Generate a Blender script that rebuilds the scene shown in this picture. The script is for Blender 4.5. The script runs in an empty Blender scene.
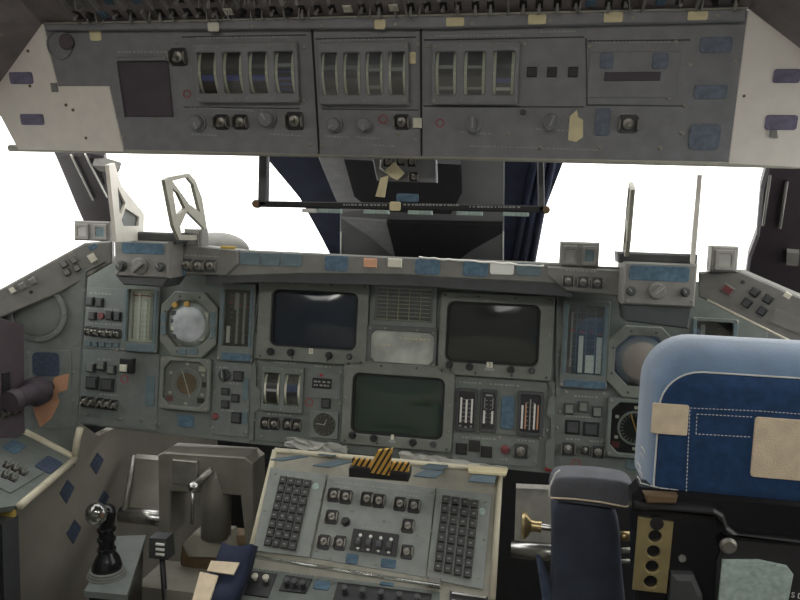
import bpy, bmesh, math, random
from mathutils import Vector, Matrix
from mathutils.geometry import tessellate_polygon
random.seed(7)
S = bpy.context.scene
COL = S.collection
V3 = Vector

# ------------------------------------------------------------------ camera
EYE = V3((0.25, 0.0, 1.15)); FPX = 693.0
YAW, PITCH, ROLL = math.radians(10.0), math.radians(6.0), math.radians(1.8)
FWD = V3((-math.sin(YAW)*math.cos(PITCH), math.cos(YAW)*math.cos(PITCH), -math.sin(PITCH)))
_r0 = V3((math.cos(YAW), math.sin(YAW), 0)); _u0 = _r0.cross(FWD)
RGT = _r0*math.cos(ROLL) + _u0*math.sin(ROLL)
UPV = _u0*math.cos(ROLL) - _r0*math.sin(ROLL)
cd = bpy.data.cameras.new('camera'); cam = bpy.data.objects.new('camera', cd); COL.objects.link(cam)
cd.sensor_width = 36; cd.lens = FPX/800*36; cd.clip_start = 0.02
mt = Matrix((RGT, UPV, -FWD)).transposed().to_4x4(); mt.translation = EYE
cam.matrix_world = mt
S.camera = cam

# ------------------------------------------------------------------ world, lights, exposure
w = bpy.data.worlds.new('sky'); S.world = w; w.use_nodes = True
bg = w.node_tree.nodes['Background']; bg.inputs[0].default_value = (1.0, 0.985, 0.96, 1); bg.inputs[1].default_value = 3.0
S.view_settings.view_transform = 'Standard'; S.view_settings.look = 'None'
S.view_settings.gamma = 1; S.view_settings.use_curve_mapping = False
S.view_settings.exposure = 0.0
def area(name, loc, target, sx, sy, power, col=(1, .96, .88)):
    ld = bpy.data.lights.new(name, 'AREA'); ld.shape = 'RECTANGLE'; ld.size = sx; ld.size_y = sy; ld.energy = power; ld.color = col
    o = bpy.data.objects.new(name, ld); COL.objects.link(o); o.location = loc
    o.rotation_euler = (Vector(target)-Vector(loc)).to_track_quat('-Z', 'Y').to_euler(); return o
# unseen fill lights added behind the crew seats to brighten the panels
area('cabin_fill_light', (-.42, -.45, 1.72), (-.2, 1.0, .6), .5, .25, 3.0)
area('cabin_fill_light', (.55, -.45, 1.72), (.3, 1.0, .6), .5, .25, 2.3)

# ------------------------------------------------------------------ materials
MATS = {}
def mat(name, col, rough=0.6, metal=0.0, var=0.12, scale=40, bump=0.0, bscale=300, spec=0.5, wear=None, fuzz=0):
    m = bpy.data.materials.new(name); m.use_nodes = True
    nt = m.node_tree; b = nt.nodes['Principled BSDF']
    b.inputs['Roughness'].default_value = rough; b.inputs['Metallic'].default_value = metal
    b.inputs['Specular IOR Level'].default_value = spec
    if fuzz: b.inputs['Sheen Weight'].default_value = fuzz
    tc = nt.nodes.new('ShaderNodeTexCoord'); nz = nt.nodes.new('ShaderNodeTexNoise')
    nz.inputs['Scale'].default_value = scale; nz.inputs['Detail'].default_value = 5
    nt.links.new(tc.outputs['Object'], nz.inputs['Vector'])
    rp = nt.nodes.new('ShaderNodeValToRGB')
    rp.color_ramp.elements[0].position = 0.3; rp.color_ramp.elements[1].position = 0.7
    rp.color_ramp.elements[0].color = tuple(c*(1-var) for c in col) + (1,)
    rp.color_ramp.elements[1].color = tuple(min(1, c*(1+var)) for c in col) + (1,)
    nt.links.new(nz.outputs['Fac'], rp.inputs['Fac'])
    out = rp.outputs['Color']
    if wear:
        n2 = nt.nodes.new('ShaderNodeTexNoise'); n2.inputs['Scale'].default_value = wear[1]; n2.inputs['Detail'].default_value = 8
        nt.links.new(tc.outputs['Object'], n2.inputs['Vector'])
        r2 = nt.nodes.new('ShaderNodeValToRGB'); r2.color_ramp.elements[0].position = wear[2]; r2.color_ramp.elements[1].position = wear[2]+0.06
        nt.links.new(n2.outputs['Fac'], r2.inputs['Fac'])
        mx = nt.nodes.new('ShaderNodeMix'); mx.data_type = 'RGBA'
        nt.links.new(r2.outputs['Color'], mx.inputs[0]); nt.links.new(out, mx.inputs[6]); mx.inputs[7].default_value = tuple(wear[0]) + (1,)
        out = mx.outputs[2]
    nt.links.new(out, b.inputs['Base Color'])
    if bump:
        n3 = nt.nodes.new('ShaderNodeTexNoise'); n3.inputs['Scale'].default_value = bscale
        nt.links.new(tc.outputs['Object'], n3.inputs['Vector'])
        bp = nt.nodes.new('ShaderNodeBump'); bp.inputs['Strength'].default_value = bump; bp.inputs['Distance'].default_value = 0.002
        nt.links.new(n3.outputs['Fac'], bp.inputs['Height']); nt.links.new(bp.outputs['Normal'], b.inputs['Normal'])
    MATS[name] = m
    return m
mat('console', (.235, .255, .24), .55, bump=.1, bscale=500)  # lightened copy of the panel grey, for stronger light on the pedestal
mat('panel', (.140, .158, .146), .55, bump=.12, bscale=500, wear=((.20, .21, .195), 18, .70))  # darkened, as is bezel, for the weaker light on the main panel
mat('panel2', (.155, .172, .165), .55, bump=.12, bscale=500)
mat('overhead', (.185, .187, .197), .55, bump=.12, bscale=500, wear=((.24, .24, .24), 15, .72))
mat('bezel', (.165, .178, .157), .5, bump=.08, bscale=600, wear=((.34, .34, .31), 25, .74))
mat('glare', (.18, .178, .165), .6, bump=.1, bscale=400, wear=((.27, .26, .24), 14, .68))
mat('hudgrey', (.20, .195, .18), .55, bump=.1, bscale=400)
mat('white', (.72, .68, .62), .55, var=.05, wear=((.45, .41, .37), 9, .68))
mat('cream', (.58, .54, .41), .55, var=.08, wear=((.38, .35, .26), 12, .64))
mat('beige', (.30, .29, .24), .7, var=.1, bump=.1)
mat('wallgrey', (.24, .22, .19), .8, var=.1, scale=12)
mat('black', (.018, .018, .02), .42)
mat('blackmatte', (.02, .019, .021), .8)
mat('blackgloss', (.010, .010, .012), .22)
mat('darkgrey', (.055, .06, .062), .5)
mat('key', (.045, .046, .046), .5)
mat('meterdark', (.03, .028, .032), .35)
mat('maroon', (.085, .066, .078), .7)
mat('plum', (.055, .043, .055), .6)
mat('ceilpanel', (.20, .175, .175), .7, var=.25, scale=20)
mat('ivory', (.62, .60, .50), .5, var=.05)
mat('whitepaint', (.72, .72, .68), .5, var=.03)
mat('print', (.29, .30, .29), .6, var=.05)
mat('velcro', (.085, .145, .20), .95, var=.25, scale=120, bump=.5, bscale=900)
mat('velcrogrey', (.135, .16, .20), .95, var=.2, scale=120, bump=.5, bscale=900)
mat('velcromauve', (.16, .15, .22), .95, var=.2, scale=120, bump=.5, bscale=900)
mat('velcroteal', (.075, .11, .13), .95, var=.2, scale=120, bump=.5, bscale=900)
mat('velcrodark', (.05, .068, .11), .95, var=.25, scale=120, bump=.5, bscale=900)
mat('velcropale', (.40, .50, .47), .95, var=.22, scale=160, bump=.6, bscale=900)
mat('tealpatch', (.125, .175, .195), .9, var=.15, bump=.4, bscale=800)
mat('blueprint', (.06, .08, .30), .5)
mat('navy', (.014, .022, .055), .8, var=.25, scale=60, bump=.3, bscale=700)
mat('navycover', (.015, .020, .055), .75, var=.3, scale=14, bump=.2)
mat('screengrey', (.24, .24, .255), .7, var=.15, scale=10)
mat('screenlight', (.42, .42, .44), .7)
mat('adiball', (.40, .42, .44), .5, var=.35, scale=25)
mat('darkpanel', (.10, .11, .105), .5)
mat('adidark', (.20, .18, .155), .5, var=.2, scale=20)
mat('deepgrey', (.022, .021, .026), .8)
mat('blueback', (.011, .045, .125), .85, var=.22, scale=90, bump=.35, bscale=900)
mat('bluegusset_lit', (.15, .235, .36), .85, var=.12, scale=30, bump=.35, bscale=900, fuzz=.55)  # faded cloth, lightened further for the window light on its top
mat('padnavy', (.032, .040, .062), .75, var=.25, scale=25, bump=.35, bscale=500)
mat('padgrey', (.10, .105, .12), .7, var=.2, scale=25, bump=.35, bscale=500)
mat('patchcream', (.70, .59, .43), .95, var=.1, scale=60, bump=.5, bscale=600)
mat('thread', (.68, .68, .66), .8)
mat('metal', (.29, .28, .25), .45, .7, var=.15)
mat('steel', (.52, .52, .50), .25, .95, var=.05)
mat('pedalgrey', (.22, .21, .18), .42, .3, var=.15, scale=20)
mat('brass', (.48, .37, .19), .32, .85, var=.12)
mat('brassdull', (.40, .33, .17), .4, .6, var=.15)
mat('tape', (.62, .55, .34), .7)
mat('yellow', (.50, .36, .09), .8, var=.12)
mat('orange', (.55, .33, .07), .6, var=.08)
mat('peach', (.50, .27, .16), .7, var=.1)
mat('red', (.33, .03, .035), .5)
mat('redring', (.26, .075, .075), .6)
mat('redbutton', (.18, .05, .052), .5)
mat('brown', (.16, .105, .055), .7, var=.3, scale=18, bump=.4, bscale=60)
mat('floor', (.055, .05, .04), .9, var=.2, bump=.5, bscale=250)
mat('crumple', (.40, .40, .37), .45, var=.15, scale=30)
mat('grill', (.52, .47, .30), .6)
mat('statusreflect', (.40, .42, .38), .2, var=.4, scale=16)  # pale colour stands in for the whitish reflection on the status glass
mat('post', (.036, .026, .034), .5)
mat('lenslit', (.62, .33, .20), .5)
mat('lensclear', (.28, .275, .26), .3)
mat('rubber', (.17, .175, .165), .8)
def screenmat(name, col, rough=.09):
    m = bpy.data.materials.new(name); m.use_nodes = True; b = m.node_tree.nodes['Principled BSDF']
    b.inputs['Base Color'].default_value = col + (1,); b.inputs['Roughness'].default_value = rough
    b.inputs['Coat Weight'].default_value = .4; b.inputs['Coat Roughness'].default_value = .03
    MATS[name] = m
screenmat('crt_seat_tint', (.018, .026, .038)); screenmat('crt_green', (.030, .046, .036)); screenmat('crt_dark', (.026, .030, .027))  # the bluish base stands in for the seat mirrored in the first screen
def glassmat(name, fac, tint=(1, 1, 1)):
    m = bpy.data.materials.new(name); m.use_nodes = True; nt = m.node_tree; nt.nodes.clear()
    o = nt.nodes.new('ShaderNodeOutputMaterial'); t = nt.nodes.new('ShaderNodeBsdfTransparent'); g = nt.nodes.new('ShaderNodeBsdfGlossy')
    t.inputs[0].default_value = tint + (1,); g.inputs['Roughness'].default_value = .04
    mx = nt.nodes.new('ShaderNodeMixShader'); mx.inputs[0].default_value = fac
    nt.links.new(t.outputs[0], mx.inputs[1]); nt.links.new(g.outputs[0], mx.inputs[2]); nt.links.new(mx.outputs[0], o.inputs[0])
    MATS[name] = m
glassmat('pane', .03, (.97, .98, .97)); glassmat('coverglass', .09, (.9, .92, .9)); glassmat('clearball', .22, (.7, .72, .7))
def hazardmat():
    m = bpy.data.materials.new('hazard'); m.use_nodes = True; nt = m.node_tree; b = nt.nodes['Principled BSDF']
    tc = nt.nodes.new('ShaderNodeTexCoord'); mp = nt.nodes.new('ShaderNodeMapping'); mp.inputs['Rotation'].default_value = (0, 0, math.radians(28))
    wv = nt.nodes.new('ShaderNodeTexWave'); wv.inputs['Scale'].default_value = 40; wv.inputs['Distortion'].default_value = .3
    rp = nt.nodes.new('ShaderNodeValToRGB'); rp.color_ramp.interpolation = 'CONSTANT'
    rp.color_ramp.elements[0].color = (.012, .012, .012, 1); rp.color_ramp.elements[1].position = .38; rp.color_ramp.elements[1].color = (.55, .32, .06, 1)
    nt.links.new(tc.outputs['Object'], mp.inputs[0]); nt.links.new(mp.outputs[0], wv.inputs[0]); nt.links.new(wv.outputs['Fac'], rp.inputs[0])
    nt.links.new(rp.outputs[0], b.inputs['Base Color']); b.inputs['Roughness'].default_value = .55
    MATS['hazard'] = m
hazardmat()

# ------------------------------------------------------------------ planes and rays
def ray(px, py):
    return (FWD + RGT*((px-400)/FPX) - UPV*((py-300)/FPX)).normalized()
def ptY(px, py, Y):
    d = ray(px, py); return EYE + d*((Y-EYE.y)/d.y)
def ptX(px, py, X):
    d = ray(px, py); return EYE + d*((X-EYE.x)/d.x)
class PL:
    """A real surface in the cockpit: origin and axes u (right), v (up), n (out of the face)."""
    def __init__(s, o, u, v):
        s.o = V3(o); s.u = V3(u).normalized(); v = V3(v); s.v = (v - s.u*v.dot(s.u)).normalized(); s.n = s.u.cross(s.v)
    def hit(s, px, py, off=0.0):
        d = ray(px, py); o = s.o + s.n*off
        return EYE + d*((o-EYE).dot(s.n)/d.dot(s.n))
    def uv(s, px, py):
        p = s.hit(px, py) - s.o; return V3((p.dot(s.u), p.dot(s.v)))
    def at(s, p):
        m = Matrix((s.u, s.v, s.n)).transposed().to_4x4(); m.translation = p; return m
    def M(s, px, py, off=0.0):
        return s.at(s.hit(px, py) + s.n*off)
    def rect(s, x0, y0, x1, y1, off=0.0):
        xm, ym = (x0+x1)/2, (y0+y1)/2
        wd = (s.uv(x1, ym)-s.uv(x0, ym)).x; ht = (s.uv(xm, y0)-s.uv(xm, y1)).y
        return s.M(xm, ym, off), abs(wd), abs(ht)
    def k(s, px, py):
        return (s.uv(px+1, py)-s.uv(px, py)).length
    def poly(s, pts):
        c = s.uv(*[sum(p[i] for p in pts)/len(pts) for i in (0, 1)])
        return [s.uv(*p)-c for p in pts], s.at(s.o + s.u*c.x + s.v*c.y)

# ------------------------------------------------------------------ objects
WM = {}
def link(o, parent, M):
    COL.objects.link(o)
    if parent is not None:
        o.parent = parent; o.matrix_parent_inverse = WM[parent].inverted()
    o.matrix_basis = M; WM[o] = M.copy()
    return o
def P(name, me, parent, M):
    return link(bpy.data.objects.new(name, me), parent, M)
def T(name, label, cat, loc, group=None):
    o = bpy.data.objects.new(name, None); o.empty_display_size = .02
    link(o, None, Matrix.Translation(loc)); o['label'] = label; o['category'] = cat
    if group: o['group'] = group
    return o
def tag(o, label, cat, group=None):
    o['label'] = label; o['category'] = cat
    if group: o['group'] = group
    return o
def structure(o, label=None):
    o['kind'] = 'structure'
    if label: o['label'] = label
    return o
MC = {}
def cached(key, fn):
    if key not in MC: MC[key] = fn()
    return MC[key]
def rnd(*a): return tuple(round(x, 4) for x in a)
def mk(verts, faces, m, smooth=False, fix=True):
    me = bpy.data.meshes.new('mesh'); me.from_pydata([tuple(v) for v in verts], [], faces)
    if fix:
        b = bmesh.new(); b.from_mesh(me); bmesh.ops.recalc_face_normals(b, faces=b.faces); b.to_mesh(me); b.free()
    if smooth: me.polygons.foreach_set('use_smooth', [True]*len(me.polygons))
    me.materials.append(MATS[m]); me.update()
    return me
def rbox(wd, ht, d, m, ch=.0012, z0=0.0):
    wd, ht, d, ch, z0 = rnd(wd, ht, d, ch, z0)
    def f():
        c = min(ch, wd*.3, ht*.3, d*.5); v = []
        for (a, b_, z) in ((wd/2, ht/2, z0), (wd/2, ht/2, z0+d-c), (wd/2-c, ht/2-c, z0+d)):
            v += [(-a, -b_, z), (a, -b_, z), (a, b_, z), (-a, b_, z)]
        fs = [(0, 1, 2, 3), (8, 9, 10, 11)]
        for l in (0, 4):
            for i in range(4): fs.append((l+i, l+(i+1) % 4, l+4+(i+1) % 4, l+4+i))
        return mk(v, fs, m)
    return cached(('rb', wd, ht, d, ch, z0, m), f)
def lathe(prof, m, n=16, smooth=True):
    key = ('la', tuple(rnd(*p) for p in prof), m, n)
    def f():
        v, fs = [], []
        for (r, z) in prof:
            for i in range(n):
                a = 2*math.pi*i/n; v.append((r*math.cos(a), r*math.sin(a), z))
        for j in range(len(prof)-1):
            for i in range(n): fs.append((j*n+i, j*n+(i+1) % n, (j+1)*n+(i+1) % n, (j+1)*n+i))
        fs.append(tuple(range(n))); fs.append(tuple((len(prof)-1)*n+i for i in range(n)))
        me = mk(v, fs, m)
        if smooth:
            me.polygons.foreach_set('use_smooth', [True]*len(me.polygons)); 
            b = bmesh.new(); b.from_mesh(me)
            for e in b.edges:
                if len(e.link_faces) == 2 and e.calc_face_angle(0) > .6: e.smooth = False
            b.to_mesh(me); b.free()
        return me
    return cached(key, f)
def plate(outer, holes, d, m, z0=0.0, ch=0.0):
    """A prism of an outline (with holes), from z0 to z0 + d, its front outer edge chamfered by ch."""
    loops = [list(outer)] + [list(h) for h in holes]
    flat = [p for l in loops for p in l]; N = len(flat)
    v = [(p[0], p[1], z0) for p in flat]
    front = list(flat)
    tris = [tuple(t) for t in tessellate_polygon([[V3((p[0], p[1], 0)) for p in l] for l in loops])]
    layers = [z0]
    if ch:
        v += [(p[0], p[1], z0+d-ch) for p in flat]
        ins = []
        for li, l in enumerate(loops):
            area = sum(l[i][0]*l[(i+1) % len(l)][1]-l[(i+1) % len(l)][0]*l[i][1] for i in range(len(l)))
            sg = (1 if area > 0 else -1)*(1 if li == 0 else -1)
            for i in range(len(l)):
                a, b_, c = V3(l[i-1][:2]), V3(l[i][:2]), V3(l[(i+1) % len(l)][:2])
                e1, e2 = (b_-a), (c-b_)
                if e1.length < 1e-9 or e2.length < 1e-9: ins.append(b_); continue
                n1 = V3((-e1.y, e1.x)).normalized(); n2 = V3((-e2.y, e2.x)).normalized()
                q = n1+n2; q = q/max(.4, q.length_squared/2) if q.length > 1e-6 else n1
                ins.append(b_ + q*ch*sg)
        v += [(p[0], p[1], z0+d) for p in ins]; nl = 3
    else:
        v += [(p[0], p[1], z0+d) for p in flat]; nl = 2
    fs = list(tris) + [tuple(i+(nl-1)*N for i in t) for t in tris]
    for j in range(nl-1):
        s = 0
        for l in loops:
            for i in range(len(l)):
                a, b_ = s+i, s+(i+1) % len(l); fs.append((a+j*N, b_+j*N, b_+(j+1)*N, a+(j+1)*N))
            s += len(l)
    return mk(v, fs, m)
def rr(wd, ht, r, n=5, cx=0, cy=0):
    p = []
    for (sx, sy, a0) in ((1, 1, 0), (-1, 1, 90), (-1, -1, 180), (1, -1, 270)):
        for i in range(n):
            a = math.radians(a0+90*i/(n-1)); p.append(V3((cx+sx*(wd/2-r)+r*math.cos(a), cy+sy*(ht/2-r)+r*math.sin(a))))
    return p
def rr2(wd, ht, rt, rb, n=5):
    p = []
    for (sx, sy, a0, r) in ((1, 1, 0, rt), (-1, 1, 90, rt), (-1, -1, 180, rb), (1, -1, 270, rb)):
        for i in range(n):
            a = math.radians(a0+90*i/(n-1)); p.append(V3((sx*(wd/2-r)+r*math.cos(a), sy*(ht/2-r)+r*math.sin(a))))
    return p
def octa(wd, ht, c, cx=0, cy=0):
    a, b_ = wd/2, ht/2
    return [V3((cx+x, cy+y)) for x, y in ((a, -b_+c), (a, b_-c), (a-c, b_), (-a+c, b_), (-a, b_-c), (-a, -b_+c), (-a+c, -b_), (a-c, -b_))]
def circ(r, n=20, cx=0, cy=0): return [V3((cx+r*math.cos(2*math.pi*i/n), cy+r*math.sin(2*math.pi*i/n))) for i in range(n)]
class MB:
    def __init__(s): s.v, s.f = [], []
    def box(s, M, wd, ht, d):
        b = len(s.v)
        for z in (0, d):
            for x, y in ((-1, -1), (1, -1), (1, 1), (-1, 1)): s.v.append(M @ V3((x*wd/2, y*ht/2, z)))
        s.f += [tuple(b+i for i in q) for q in ((3, 2, 1, 0), (4, 5, 6, 7), (0, 1, 5, 4), (1, 2, 6, 5), (2, 3, 7, 6), (3, 0, 4, 7))]
    def tube(s, pts, r, n=8, cap=True):
        pts = [V3(p) for p in pts]; b = len(s.v); rs = r if isinstance(r, (list, tuple)) else [r]*len(pts)
        ref = None
        for i, p in enumerate(pts):
            t = (pts[min(i+1, len(pts)-1)]-pts[max(i-1, 0)]).normalized()
            if ref is None: ref = t.orthogonal().normalized()
            ref = (ref - t*ref.dot(t)).normalized(); q = t.cross(ref)
            for k in range(n):
                a = 2*math.pi*k/n; s.v.append(p + (ref*math.cos(a)+q*math.sin(a))*rs[i])
        for i in range(len(pts)-1):
            for k in range(n): s.f.append((b+i*n+k, b+i*n+(k+1) % n, b+(i+1)*n+(k+1) % n, b+(i+1)*n+k))
        if cap: s.f.append(tuple(b+k for k in range(n))); s.f.append(tuple(b+(len(pts)-1)*n+k for k in range(n)))
    def mesh(s, m, smooth=False): return mk(s.v, s.f, m, smooth)
    def build(s, name, m, parent, smooth=False, at=None):
        c = V3(at) if at is not None else sum((V3(x) for x in s.v), V3())/len(s.v)
        s.v = [V3(x)-c for x in s.v]
        return P(name, s.mesh(m, smooth), parent, Matrix.Translation(c))
def tube(name, pts, r, m, parent, n=10):
    b = MB(); b.tube(pts, r, n); return b.build(name, m, parent, True)
def hexa(name, lo, hi, m, parent):
    """A solid between two quads (four world points each)."""
    v = [V3(p) for p in lo]+[V3(p) for p in hi]; c = sum(v, V3())/8; v = [p-c for p in v]
    return P(name, mk(v, [(0, 1, 2, 3), (4, 5, 6, 7), (0, 1, 5, 4), (1, 2, 6, 5), (2, 3, 7, 6), (3, 0, 4, 7)], m), parent, Matrix.Translation(c))
def slab(name, quad, th, m, parent=None):
    q = [V3(p) for p in quad]; n = (q[1]-q[0]).cross(q[3]-q[0]).normalized()*th
    return hexa(name, q, [p+n for p in q], m, parent)

# ---- pieces on a surface, given by where they sit on it
def plate_px(name, pl, pts, d, m, parent, off=0.0, holes=(), ch=0.0):
    o, M = pl.poly(pts)
    c = pl.uv(*[sum(p[i] for p in pts)/len(pts) for i in (0, 1)])
    hs = [[pl.uv(*q)-c for q in h] for h in holes]
    return P(name, plate(o, hs, d, m, off, ch), parent, M)
def box_px(name, pl, r, d, m, parent, off=0.0, ch=.0012):
    M, wd, ht = pl.rect(*r, off=off); return P(name, rbox(wd, ht, d, m, ch), parent, M)
def patch(pl, r, parent, m='velcro', name='velcro_patch', off=.0, d=.002):
    M, wd, ht = pl.rect(*r, off=off); rad = min(wd, ht)*(.05 if m == 'patchcream' else .18)
    return P(name, plate(rr(wd, ht, rad, 3), [], d, m, 0, .0006), parent, M)
def screw(pl, x, y, parent, r=.0028, off=0.0, m='metal'):
    o = P('screw', lathe([(r, 0), (r, .001), (r*.6, .0016), (r*.55, .0008)], m, 8), parent, pl.M(x, y, off)); return o
def screws(pl, pts, parent, r=.0028, off=0.0, m='metal'):
    for x, y in pts: screw(pl, x, y, parent, r, off, m)
def btn(pl, r, parent, m='black', d=.006, name='push_button', off=0.0, cap='darkgrey'):
    o = box_px(name, pl, r, d, m, parent, off)
    M, wd, ht = pl.rect(*r, off=off+d)
    if cap: P('button_cap', rbox(wd*.72, ht*.72, .0015, cap, .0005), o, M)
    return o
def knob(pl, x, y, rp, parent, ang=0, m='darkgrey', d=.014, off=0.0, point='print', name='rotary_knob'):
    r = rp*pl.k(x, y); M = pl.M(x, y, off)
    o = P(name, lathe([(r, 0), (r, d*.25), (r*.82, d*.3), (r*.76, d*.9), (r*.68, d)], m, 16), parent, M)
    if point:
        b = MB(); b.box(Matrix.Rotation(math.radians(ang), 4, 'Z') @ Matrix.Translation((0, r*.35, d)), r*.22, r*.75, .0008)
        P('pointer_line', mk(b.v, b.f, point), o, M)
    return o
def dial(pl, x, y, rp, parent, ang=0, m='overhead', off=0.0, name='rotary_selector'):
    r = rp*pl.k(x, y); M = pl.M(x, y, off); R = M @ Matrix.Rotation(math.radians(ang), 4, 'Z')
    o = P(name, lathe([(r, 0), (r, .003), (r*.8, .006)], m, 16), parent, M)
    b = MB(); b.box(Matrix.Translation((0, 0, .005)), r*.55, r*1.7, .010)
    g = P('grip', mk(b.v, b.f, m), o, R)
    P('pointer_line', rbox(r*.14, r*1.2, .0008, 'print', .0002), g, R @ Matrix.Translation((0, r*.2, .015)))
    return o
def toggle(pl, x, y, s, parent, up=1, m='metal', base='black', off=0.0, ring=True, name='toggle_switch', s2=None):
    """s, s2: width and height of the recessed well in pixels of this surface"""
    k = pl.k(x, y); a, b_ = s*k/2, (s2 or s)*k/2; M = pl.M(x, y, off)
    o = P(name, cached(('tg', rnd(a, b_), base), lambda: plate(rr(2*a, 2*b_, min(a, b_)*.3, 3), [], .0016, base, 0, .0006)), parent, M)
    P('bushing', lathe([(a*.62, 0), (a*.62, .004), (a*.45, .005)], m, 10), o, M @ Matrix.Translation((0, 0, .0014)))
    L = M @ Matrix.Translation((0, 0, .005)) @ Matrix.Rotation(math.radians(-22*up), 4, 'X')
    P('lever', lathe([(a*.16, 0), (a*.3, .010), (a*.26, .012)], m, 8), o, L)
    if ring:
        for sx in (-1, 1):
            P('guard', cached(('gd', rnd(a, b_), m), lambda: plate([V3((-b_*.8, 0)), V3((b_*.8, 0)), V3((b_*.5, .011)), V3((-b_*.5, .011))], [], a*.14, m)), o,
              M @ Matrix.Translation((sx*a*.95-a*.07, 0, .001)) @ Matrix(((0, 0, 1, 0), (1, 0, 0, 0), (0, 1, 0, 0), (0, 0, 0, 1))))
    return o
def letters(pl, rows, parent, m='print', off=0.0004):
    """faint unreadable print: rows of (x0, y0, x1, slope)"""
    b = MB()
    for row in rows:
        x0, y0, x1 = row[:3]; sl = row[3] if len(row) > 3 else .06; x = x0
        while x < x1:
            l = random.choice((1.4, 2.0, 2.8)); k = pl.k(x, y0)
            b.box(pl.M(x+l/2, y0+(x-x0)*sl, off), l*k, 1.5*k, .0003); x += l+random.choice((.9, 1.2, 2.0))
    o = b.build('lettering', m, parent); o['kind'] = 'stuff'; return o
def ringmark(pl, x, y, rp, parent, m='redring', name='ring_marking', off=0.0):
    k = pl.k(x, y)*rp; return P(name, plate(circ(k, 16), [circ(k*.7, 16)], .0008, m), parent, pl.M(x, y, off))
def disc(pl, x, y, rp, parent, m, name, d=.003, off=0.0):
    k = pl.k(x, y)*rp; return P(name, lathe([(k, 0), (k, d*.7), (k*.8, d)], m, 14), parent, pl.M(x, y, off))

# ------------------------------------------------------------------ the surfaces of the cockpit
c6 = lambda a: (math.cos(math.radians(a)), math.sin(math.radians(a)))
X = V3((1, 0, 0)); Z = V3((0, 0, 1))
MAIN = PL(ptY(400, 360, 1.45), X, (0, c6(6)[1], c6(6)[0]))
OVER = PL(ptY(400, 152, 1.05), X, (0, -c6(11)[1], c6(11)[0]))
CEIL = PL(OVER.hit(400, 13), X, (0, -c6(24)[0], c6(24)[1]))
WIND = PL((0, 1.97, 1.03), X, (0, -.65, .33))
GLARE = PL(ptY(400, 262, 1.37), X, Z)
WINGL = PL(ptY(110, 255, 1.34), (1, .5, .65), Z)
WINGR = PL(ptY(700, 285, 1.36), (1, -.5, -.65), Z)
SIDEL = PL(ptY(75, 440, 1.31), (.97, .24, 0), Z)
KEYS = PL(ptY(385, 478, 1.31), X, (ptY(385, 478, 1.31)-ptY(385, 583, 1.195)))
SEATP = PL(ptY(700, 430, .80), X, Z)
PEDAL = PL(ptY(200, 500, 1.43), X, Z)

# ================================================================== the setting
structure(slab('floor', [(-1.3, -1.2, 0), (1.3, -1.2, 0), (1.3, 2.2, 0), (-1.3, 2.2, 0)], -.05, 'floor'), 'dark carpeted cockpit floor')
structure(slab('wall_front', [(-1.3, 2.05, 0), (1.3, 2.05, 0), (1.3, 2.05, .95), (-1.3, 2.05, .95)], -.05, 'blackmatte'), 'dark bulkhead at the end of the footwells')
structure(slab('wall_left', [(-1.25, -1.2, 0), (-1.25, 2.05, 0), (-1.2, 2.05, .88), (-1.2, -1.2, .88)], .04, 'wallgrey'), 'grey hull side below the left windows')
structure(slab('wall_right', [(1.25, -1.2, 0), (1.25, 2.05, 0), (1.2, 2.05, .88), (1.2, -1.2, .88)], -.04, 'wallgrey'), 'grey hull side below the right windows')
structure(slab('ceiling', [(-1.0, -.35, 1.78), (1.0, -.35, 1.78), (1.0, 1.15, 1.62), (-1.0, 1.15, 1.62)], .04, 'wallgrey'), 'cabin ceiling above the overhead panels')
structure(slab('ceiling', [(-1.25, -1.25, 1.78), (1.25, -1.25, 1.78), (1.25, -.95, 1.78), (-1.25, -.95, 1.78)], .04, 'wallgrey'), 'rear strip of the cabin ceiling')
structure(slab('ceiling', [(-.12, -.95, 1.78), (.12, -.95, 1.78), (.12, -.35, 1.78), (-.12, -.35, 1.78)], .04, 'wallgrey'), 'ceiling beam between the two roof windows')
structure(slab('wall_rear', [(-1.25, -1.25, 0), (1.25, -1.25, 0), (1.25, -1.25, 1.78), (-1.25, -1.25, 1.78)], -.04, 'screengrey'), 'dark aft bulkhead of the flight deck')
structure(slab('trim_4', [(-1.2, -1.2, 0), (1.2, -1.2, 0), (1.2, -1.2, .98), (-1.2, -1.2, .98)], -.04, 'white'), 'unseen pale slab added at the aft bulkhead to reflect in the screens')  # out of view, added only for its reflection in the screens
structure(slab('wall_left', [(-1.22, -1.25, .88), (-1.22, .5, .88), (-1.0, .5, 1.78), (-1.0, -1.25, 1.78)], .04, 'wallgrey'), 'upper left cabin wall behind the side window')
structure(slab('wall_right', [(1.22, -1.25, .88), (1.22, .5, .88), (1.0, .5, 1.78), (1.0, -1.25, 1.78)], -.04, 'wallgrey'), 'upper right cabin wall behind the side window')
# window posts and panes
def post(n, pts, label):
    o = structure(plate_px('trim_%d' % n, WIND, pts, .022, 'post', None, ch=.006), label); return o
pl_ = post(1, [(56, 146), (84, 146), (106, 150), (117, 232), (92, 232), (78, 200), (66, 170)], 'dark window post between left side and front window')
pr_ = post(2, [(768, 150), (806, 150), (850, 150), (836, 300), (742, 292), (748, 250), (756, 228), (760, 180)], 'dark window post between right front and side window')
for (a, b_) in (((71, 155), (93, 200)), ((85, 154), (107, 197))): tube('post_strip', [WIND.hit(*a, .026), WIND.hit(*b_, .026)], .0022, 'whitepaint', pl_)  # thin pale tubes along the two slots of the post
for (a, b_) in (((770, 176), (763, 225)), ((787, 182), (780, 228))): tube('post_strip', [WIND.hit(*a, .026), WIND.hit(*b_, .026)], .003, 'hudgrey', pr_)
plate_px('window_latch', WIND, [(97, 150), (111, 151), (124, 155), (122, 158), (104, 156)], .02, 'hudgrey', pl_, .02)
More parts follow.
